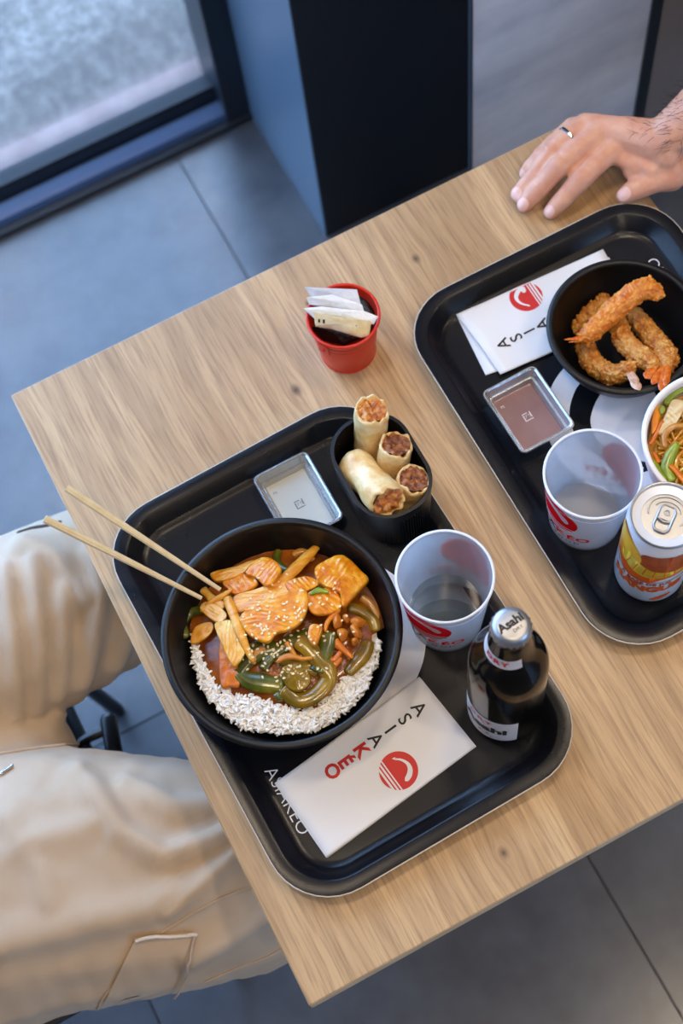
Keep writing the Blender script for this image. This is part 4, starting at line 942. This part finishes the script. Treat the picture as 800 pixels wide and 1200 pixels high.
# ------------------------------------------------------------------ people
def V(*a): return Vector(a)
def head(root, c, yaw):
    R = Matrix.Rotation(yaw, 3, 'Z'); q = lambda x, y, z: Vector(c) + R @ Vector((x, y, z))      # face towards +x
    m = MB().ball(q(0, 0, .03), (.095, .075, .10), 20, R).ball(q(.025, 0, -.05), (.065, .056, .065), 16, R).ball(q(.045, 0, -.085), (.035, .032, .028), 12, R)
    m.chain([(q(.085, 0, .02), .010), (q(.103, 0, -.018), .015)]).ball(q(.088, 0, -.055), (.014, .024, .007), 10, R).ball(q(.088, 0, -.068), (.014, .021, .007), 10, R)
    for s in (-1, 1): m.ball(q(-.01, s*.077, 0), (.020, .009, .032), 10, R).ball(q(.083, s*.032, .036), (.014, .024, .008), 10, R)
    m.chain([(q(-.03, 0, -.06), .055), (q(-.045, 0, -.16), .06)])
    h = obj('head', fuse(m, .006, 3), SKIN, root, sharp=0)
    hm = MB().ball(q(-.018, 0, .052), (.095, .084, .096), 22, R); hm = fuse(hm, .007, 1); hm = displace(hm, lambda c_, n: .004*nz(c_, 60))
    obj('hair', hm, HAIR, h, sharp=0)
    for s in (-1, 1):
        e = obj('eye', MB().ball(q(.080, s*.031, .020), .0125, 12), CUPRIM, h, sharp=0)
        obj('iris', MB().ball(q(.0895, s*.031, .020), .005, 8), HAIR, e, sharp=0) if False else None
def simple_hand(m, w, d, up):
    """palm, four fingers and a thumb from wrist w pointing along d"""
    d = d.normalized(); s = d.cross(up).normalized(); n = s.cross(d)
    m.chain([(w, .027), (w + d*.05, .024)]); m.ball(w + d*.06, .02)
    for k, l in ((-1.5, .065), (-.5, .08), (.5, .085), (1.5, .075)):
        b = w + d*.075 + s*(k*.019); m.chain([(w + d*.03 + s*(k*.012), .014), (b, .0105), (b + d*l*.5 + n*.004, .009), (b + d*l - n*.012, .0075)])
    m.chain([(w + d*.015 + s*.022, .016), (w + d*.05 + s*.045, .012), (w + d*.085 + s*.05, .0095)])

# --- diner on the left: beige cargo trousers, seated on a black chair
pr = thing('person', 'seated person in beige cargo trousers with both knees under the table edge', 'person', (-.45, .50, 0))
m = MB()
m.chain([(V(-.43, .42, .575), .135), (V(-.43, .57, .575), .13)], .3, 14)
m.chain([(V(-.40, .585, .56), .115), (V(-.24, .645, .57), .105), (V(-.085, .646, .56), .093), (V(.04, .64, .555), .085), (V(.075, .64, .50), .083), (V(.085, .64, .28), .078), (V(.09, .64, .10), .072)], .25, 14)
m.chain([(V(-.40, .42, .565), .135), (V(-.26, .393, .565), .133), (V(-.16, .345, .56), .118), (V(-.08, .308, .553), .101), (V(.0, .295, .55), .090), (V(.035, .315, .50), .082), (V(.05, .35, .28), .072), (V(.04, .38, .10), .066)], .25, 14)
m.chain([(V(-.42, .50, .55), .11), (V(-.27, .515, .545), .072), (V(-.235, .52, .54), .06)], .25, 14)
m.chain([(V(-.46, .46, .60), .135), (V(-.48, .46, .70), .13)], .3, 14); m.chain([(V(-.46, .54, .60), .135), (V(-.48, .54, .70), .13)], .3, 14)
me = fuse(m, .0058, 6)
FOLDS = [  # (px polyline, amplitude, width)
    ([(105, 845), (125, 795), (150, 735)], .006, .010), ([(85, 835), (103, 770), (118, 690), (110, 650)], .006, .011), ([(64, 840), (72, 780), (75, 690)], .005, .011), ([(42, 830), (46, 760), (40, 660)], .005, .012), ([(18, 840), (18, 770), (8, 670)], .005, .011),
    ([(110, 850), (140, 800), (168, 770)], .004, .008), ([(30, 640), (70, 660), (100, 700)], .005, .012),
    ([(92, 912), (120, 945), (140, 975)], .006, .014), ([(150, 925), (200, 950), (275, 945)], .005, .012), ([(140, 975), (190, 1005), (250, 985), (285, 965)], .006, .012), ([(195, 1065), (240, 1030), (290, 990)], .006, .010), ([(0, 1105), (80, 1085), (170, 1065), (230, 1040)], .005, .016), ([(30, 990), (90, 975), (130, 955)], .004, .016), ([(10, 960), (50, 1020), (60, 1060)], .003, .012), ([(225, 1120), (280, 1090), (325, 1060)], .004, .010)]
SEG = []
for P, a, w_ in FOLDS:
    pts = [at(u, v, .655) for u, v in P]
    for p, q in zip(pts, pts[1:]): SEG.append((p.xy, q.xy, a, w_))
def foldfn(c, n):
    d = .0022*nz(c, 14, 3) + .0010*nz(c, 38, 1)
    if c.z < .48: d += .004*math.sin(c.z*70 + 3*nz(c, 8)) * min(1, (.48-c.z)*8)
    r = (c - EYE); p = (EYE + r*((.655-EYE.z)/r.z)).xy       # folds follow the lines seen from above
    m_ = 0
    for a, b, am, w_ in SEG:
        ab = b-a; t = max(0, min(1, (p-a).dot(ab)/ab.length_squared)); dist = (p - a - ab*t).length
        if dist < w_*2.5: m_ = max(m_, am*math.exp(-(dist/w_)**2))
    return d + m_*max(0, min(1, n.z*2+.6))*2.5 + .0022*(abs(nz(c, 22, 6)) - .2)
displace(me, foldfn)
tree = bvh([(me, Vector())])
tr = obj('trousers', me, BEIGE, pr, sharp=0)
def hit(u, v, off=0):
    h = tree.ray_cast(EYE, ray(u, v)); return None if h[0] is None else h[0] + h[1]*off
def seam(name, px, r, m, parent, off=0, n=40):
    P = [hit(*p[:2], off) for p in catmull([(u, v, 0) for u, v in px], n, False)]; P = [p for p in P if p]
    if len(P) < 3: print('NOHIT', name, px); return {}
    return obj(name, MB().tube(P, r, 6), m, parent, sharp=0)
def patch(name, quad, off, th, m, parent, nx=22, ny=22):
    """cloth patch lying on the trousers; quad of px corners"""
    Q = [Vector((*p, 0)) for p in quad]; g = []
    for j in range(ny+1):
        for i in range(nx+1):
            p = Q[0].lerp(Q[1], i/nx).lerp(Q[3].lerp(Q[2], i/nx), j/ny); h = hit(p.x, p.y)
            g.append(h if h else (g[-1] if g else Vector((0, 0, .5))))
    N = len(g); cen = sum(g, Vector())/N; nrm = (EYE - cen).normalized(); fs = []
    vs = [p + nrm*off for p in g] + [p + nrm*(off-th) for p in g]
    for j in range(ny):
        for i in range(nx): a = j*(nx+1)+i; fs += [(a, a+nx+1, a+nx+2, a+1), (N+a, N+a+1, N+a+nx+2, N+a+nx+1)]
    bd = [i for i in range(nx+1)] + [j*(nx+1)+nx for j in range(1, ny+1)] + [ny*(nx+1)+i for i in range(nx-1, -1, -1)] + [j*(nx+1) for j in range(ny-1, 0, -1)]
    for a, b in zip(bd, bd[1:] + bd[:1]): fs.append((a, b, N+b, N+a))
    return obj(name, MB().add(vs, fs), m, parent, sharp=40)
pk = patch('cargo_pocket', [(160, 1098), (228, 1092), (196, 1172), (112, 1196)], .0045, .005, BEIGE, tr)
seam('pocket_hem', [(159, 1098), (176, 1093), (200, 1094), (229, 1093)], .0018, STITCH, pk, .0055)
seam('crotch_seam', [(0, 884), (40, 878), (75, 874), (92, 872)], .0018, BEIGE, tr, .001)
seam('side_seam', [(190, 1092), (225, 1070), (260, 1052), (300, 1038)], .0012, BEIGE, tr, .0006)
seam('side_seam', [(240, 1150), (275, 1135), (310, 1122), (335, 1108)], .0012, BEIGE, tr, .0006)
seam('pocket_seam', [(228, 1093), (222, 1130), (212, 1152), (200, 1170)], .0013, BEIGE, tr, .0045)
seam('pocket_seam', [(158, 1100), (145, 1140), (120, 1170), (108, 1198)], .0012, BEIGE, tr, .0006)
sl = seam('pocket_opening_shade', [(22, 624), (38, 619), (55, 616), (70, 612)], .0032, SLITSHADE, tr, -.001); sl['label'] = 'dark strip painting the shade in the far side pocket opening'
seam('zip_pull', [(0, 909), (8, 904), (15, 899)], .0016, SILVER, tr, .002)
# upper body, arms, head (left of the frame) and shoes
m = MB(); m.chain([(V(-.50, .44, .66), .125), (V(-.56, .43, .90), .13), (V(-.58, .41, 1.02), .10)], .3, 14); m.chain([(V(-.50, .56, .66), .125), (V(-.56, .57, .90), .13), (V(-.58, .59, 1.02), .10)], .3, 14); m.chain([(V(-.50, .50, .66), .13), (V(-.57, .50, 1.02), .12), (V(-.58, .50, 1.07), .075)], .3, 14)
for y, s in ((.35, -1), (.65, 1)): m.chain([(V(-.58, y, 1.03), .068), (V(-.60, y + s*.05, .82), .055)], .3)
sh = fuse(m, .009, 4); displace(sh, lambda c, n: .004*nz(c, 14)); obj('shirt', sh, BLACKCLOTH, pr, sharp=0)
for y, s in ((.30, -1), (.70, 1)):
    m = MB(); w_ = V(-.47, y + s*.0, .70); m.chain([(V(-.60, y, .83), .046), (V(-.59, y + s*.02, .76), .044), (w_, .028)], .3); simple_hand(m, w_, V(.12, -s*.05, -.03), V(0, 0, 1)); obj('arm', fuse(m, .004, 2), SKIN, pr, sharp=0)
head(pr, V(-.53, .50, 1.25), 0)
for y in (.64, .38):
    m = MB(); m.chain([(V(.07, y, .045), .042), (V(.15, y, .040), .040), (V(.24, y, .034), .032)], .25, 12); m.ball(V(.05, y, .06), .045)
    me2 = fuse(m, .006, 2)
    for v in me2.vertices: v.co.z = max(v.co.z, .003)
    obj('shoe', me2, SHOE, pr, sharp=30)
ch = thing('dining_chair', 'black metal framed chair glimpsed between the beige trouser legs', 'chair', (-.42, .50, 0))
obj('seat', MB().loft([[V(-.42 + p.x, .50 + p.y, z) for p in rrect(.44-2*d, .42-2*d, .05)] for d, z in ((.01, .395), (0, .40), (0, .412), (.012, .418))]), BLACKSEAT, ch)
obj('front_rail', MB().tube([at(127, 843, .40), at(139, 915, .40)], .0100, 12), BLACKMETAL, ch)
obj('front_rail', MB().tube([V(-.19, .30, .385), V(-.19, .72, .385)], .009, 10), BLACKMETAL, ch)
obj('brace', MB().tube(catmull([at(78, 905, .39), at(84, 884, .39), at(98, 868, .39), at(124, 856, .39)], 18, False), .006, 8), BLACKMETAL, ch, label='curved black tube brace')
obj('brace', MB().tube(catmull([at(86, 918, .38), at(98, 906, .38), at(112, 901, .38), at(132, 905, .39)], 18, False), .006, 8), BLACKMETAL, ch, label='curved black tube brace')
for x, y in ((-.20, .31), (-.20, .71), (-.62, .31), (-.62, .71)): obj('leg', MB().tube([V(x, y, .40), V(x + (.03 if x > -.4 else -.04), y, .004)], .010, 10, up=(1, 0, 0)), BLACKMETAL, ch)
for y in (.33, .67): obj('back_post', MB().tube([V(-.62, y, .40), V(-.70, y, .86)], .010, 10, up=(1, 0, 0)), BLACKMETAL, ch)
obj('backrest', MB().tube(catmull([V(-.685, .31, .78), V(-.72, .42, .79), V(-.72, .58, .79), V(-.685, .69, .78)], 20, False), (.012, .07) and .03, 10), BLACKSEAT, ch)

# --- diner on the right: hand and forearm on the table corner
pr2 = thing('person', 'person at the right whose ringed left hand rests on the table corner', 'person', (1.05, .55, 0))
def hp(u, v, z): return at(u, v, z)
MCP = [hp(727, 163, .793), hp(706, 151, .797), hp(686, 146, .794), hp(672, 149, .786)]
PIPJ = [hp(682, 208, .785), hp(655, 194, .789), hp(646, 178, .786), hp(634, 182, .777)]
DIP = [hp(660, 233, .771), hp(632, 221, .772), hp(625, 208, .771), hp(622, 195, .767)]
TIP = [hp(646, 248, .7605), hp(615, 240, .7600), hp(607, 228, .7600), hp(616, 203, .7590)]
wr = hp(775, 166, .800); el = hp(1010, -30, .93)
m = MB()
RAD = [(.0150, .0118, .0102, .0086), (.0148, .0118, .0103, .0087), (.0138, .0110, .0098, .0083), (.0122, .0098, .0087, .0074)]
for k in range(4):
    r = RAD[k]; m.chain([(wr.lerp(MCP[k], .05), .0225), (wr.lerp(MCP[k], .35), .0185), (MCP[k] - V(0, 0, .003), r[0]), (MCP[k].lerp(PIPJ[k], .5), (r[0]+r[1])/2*.93), (PIPJ[k], r[1]), (PIPJ[k].lerp(DIP[k], .5), (r[1]+r[2])/2*.95), (DIP[k], r[2]), (TIP[k], r[3])], .3, 12)
    m.ball(PIPJ[k] + V(0, 0, .0014), r[1]*.95, 12)
for a, b in ((0, 1), (1, 2), (2, 3)):        # flesh of the palm and webs
    m.chain([(MCP[a] - V(0, 0, .008), .0115), (MCP[b] - V(0, 0, .008), .0115)], .3, 10); p = wr.lerp(MCP[a], .5) - V(0, 0, .006); q = wr.lerp(MCP[b], .5) - V(0, 0, .006); m.chain([(p, .017), (q, .017)], .3, 10)
    m.chain([(MCP[a].lerp(PIPJ[a], .22) - V(0, 0, .004), .0078), (MCP[b].lerp(PIPJ[b], .22) - V(0, 0, .004), .0078)], .3, 8)
th = [(hp(772, 176, .792), .020), (hp(784, 193, .782), .0185), (hp(786, 207, .776), .0150), (hp(770, 212, .776), .0118), (hp(752, 218, .776), .0112), (hp(740, 224, .773), .0108), (hp(731, 229.5, .770), .0088)]
m.chain(th, .25, 12)
m.chain([(hp(770, 180, .790), .016), (hp(748, 178, .789), .012), (hp(733, 176, .788), .010)], .3, 10)     # web between thumb and index
m.chain([(hp(735, 186, .786), .0095), (hp(764, 200, .784), .012)], .3, 10); m.chain([(hp(738, 201, .779), .0085), (hp(764, 208, .778), .011)], .3, 10); m.chain([(hp(722, 183, .787), .009), (hp(745, 197, .784), .0085)], .3, 10)
m.chain([(wr, .0225), (wr.lerp(el, .12), .0245), (wr.lerp(el, .35), .031), (wr.lerp(el, .65), .041), (el, .044)], .25, 14); m.chain([(wr + V(.002, .010, -.004), .0175), (wr + V(-.002, -.012, -.006), .0175)], .3, 10)
up_ = V(1.02, .73, 1.10); m.chain([(el, .044), (el.lerp(up_, .6), .050)], .3, 12)
me = fuse(m, .0017, 9)
crease = []
for k in range(4):
    d = (DIP[k]-PIPJ[k]).normalized()
    for j, (c, w_) in enumerate(((PIPJ[k] + V(0, 0, RAD[k][1]), .0011), (DIP[k] + V(0, 0, RAD[k][2]), .0009))):
        for off in (-.0026, 0, .0026): crease.append((c, d, off, w_))
d = (th[6][0]-th[4][0]).normalized()
for off in (-.003, 0, .003): crease.append((th[4][0] + V(0, 0, .010), d, off, .0011))
def skinfn(c, n):
    s = .00035*nz(c, 120) + .0008*nz(c, 40, 4)
    for p, d, off, w_ in crease:
        q = c - p
        if q.length < .0105: s -= .0010*math.exp(-((q.dot(d)-off)/w_*1.4)**2)*max(0, n.z)
    return s
displace(me, skinfn)
ht = bvh([(me, Vector())])
arm = obj('hand_and_forearm', me, SKIN, pr2, sharp=0)
def nail(a, b, r, back, w_, l_, tilt=V(0, 0, 1)):
    """on the top of the last joint, from b towards the tip"""
    d = (b-a).normalized(); s = d.cross(tilt).normalized(); n = s.cross(d); c = b + d*(r*.15); vs = []; N = 9; M_ = 9
    for j in range(M_):
        for i in range(N):
            x = (i/(N-1)-.5)*2; y = (j/(M_-1)-.5)*2; k = math.sqrt(max(0, 1 - .35*y*y)); p = c + s*(x*w_*k) + d*(y*l_*math.sqrt(max(.25, 1-.5*x*x)) - back)
            h = ht.ray_cast(p + n*.03, -n, .06); q = h[0] if h[0] else p + n*r
            vs.append(q + n*(.0004 - .0002*y))
    fs = [(j*N+i, j*N+i+1, (j+1)*N+i+1, (j+1)*N+i) for j in range(M_-1) for i in range(N-1)]
    obj('fingernail', MB().add(vs, fs), NAIL, arm, sharp=0)
for k in range(4): nail(DIP[k], TIP[k], RAD[k][3], .0010, RAD[k][3]*.68, RAD[k][3]*.78, (EYE - TIP[k]).normalized()*.5 + V(-.3, 0, .7))
nail(th[4][0], th[6][0], .0088, .0018, .0064, .0068, (V(-.25, -.25, .9)))
a = MCP[2].lerp(PIPJ[2], .50); d = (PIPJ[2]-MCP[2]).normalized(); s = d.cross(V(0, 0, 1)).normalized(); n = s.cross(d); rr_ = .0124
obj('finger_ring', MB().loft([[a + d*x + (s*math.cos(t_) + n*math.sin(t_))*r for t_ in [2*PI*i/40 for i in range(40)]] for x, r in ((-.0019, rr_), (-.0012, rr_+.0009), (.0012, rr_+.0009), (.0019, rr_), (.0019, rr_-.0008), (-.0019, rr_-.0008), (-.0019, rr_))], False, False), SILVER, arm, label='plain silver ring')
m = MB(); rr = random.Random(9); k = 0
ax = (el-wr).normalized()
while k < 640:
    t_ = rr.uniform(-.06, .75); p = wr.lerp(el, t_); d = Vector((rr.gauss(0, 1), rr.gauss(0, 1), rr.gauss(.4, 1))); d -= ax*d.dot(ax); d.normalize()
    if t_ < 0 and d.y < .1: continue
    h = ht.ray_cast(p + d*.10, -d, .2)
    if h[0] is None: continue
    q = h[0]; g = (ax*-.7 + V(rr.gauss(0, .35), rr.gauss(.3, .35), rr.gauss(0, .2)) + h[1]*.35).normalized(); L = rr.uniform(.007, .014)
    m.tube([q - h[1]*.0004, q + g*L*.5 + h[1]*.0012, q + g*L], [.0002, .00017, .00007], 3, rounded=False); k += 1
obj('arm_hair', m, HAIR, arm, sharp=0, kind='stuff')
m = MB(); m.chain([(V(1.05, .62, 1.18), .085), (V(1.03, .70, 1.12), .072), (up_.lerp(el, .45), .064)], .3, 12)
m.chain([(V(1.06, .28, 1.18), .085), (V(1.08, .20, 1.05), .068), (V(1.08, .18, .95), .06)], .3, 12)
for y in (.35, .45, .55): m.chain([(V(1.08, y, .62), .12), (V(1.12, y, .95), .13), (V(1.09, y, 1.15), .10)], .3, 14)
sh = fuse(m, .009, 4); displace(sh, lambda c, n: .004*nz(c, 14)); obj('shirt', sh, NAVYCLOTH, pr2, sharp=0)
m = MB(); w_ = V(.98, .30, .72); m.chain([(V(1.08, .18, .97), .045), (V(1.09, .19, .85), .043), (w_, .027)], .3); simple_hand(m, w_, V(-.1, .06, -.06), V(0, 0, 1)); obj('arm', fuse(m, .004, 2), SKIN, pr2, sharp=0)
head(pr2, V(1.02, .45, 1.38), PI)
m = MB(); m.chain([(V(1.08, .37, .56), .125), (V(1.08, .53, .56), .125)], .3)
for y in (.34, .56): m.chain([(V(1.05, y, .555), .11), (V(.80, y, .545), .092), (V(.68, y, .54), .083), (V(.66, y, .48), .078), (V(.69, y, .10), .068)], .3, 12)
tm_ = fuse(m, .008, 5); displace(tm_, lambda c, n: .004*nz(c, 16)); obj('trousers', tm_, NAVYCLOTH, pr2, sharp=0)
for y in (.34, .56):
    m = MB(); m.chain([(V(.70, y, .045), .042), (V(.62, y, .040), .040), (V(.53, y, .034), .032)], .25, 12); me2 = fuse(m, .006, 2)
    for v in me2.vertices: v.co.z = max(v.co.z, .003)
    obj('shoe', me2, SHOE, pr2, sharp=30)
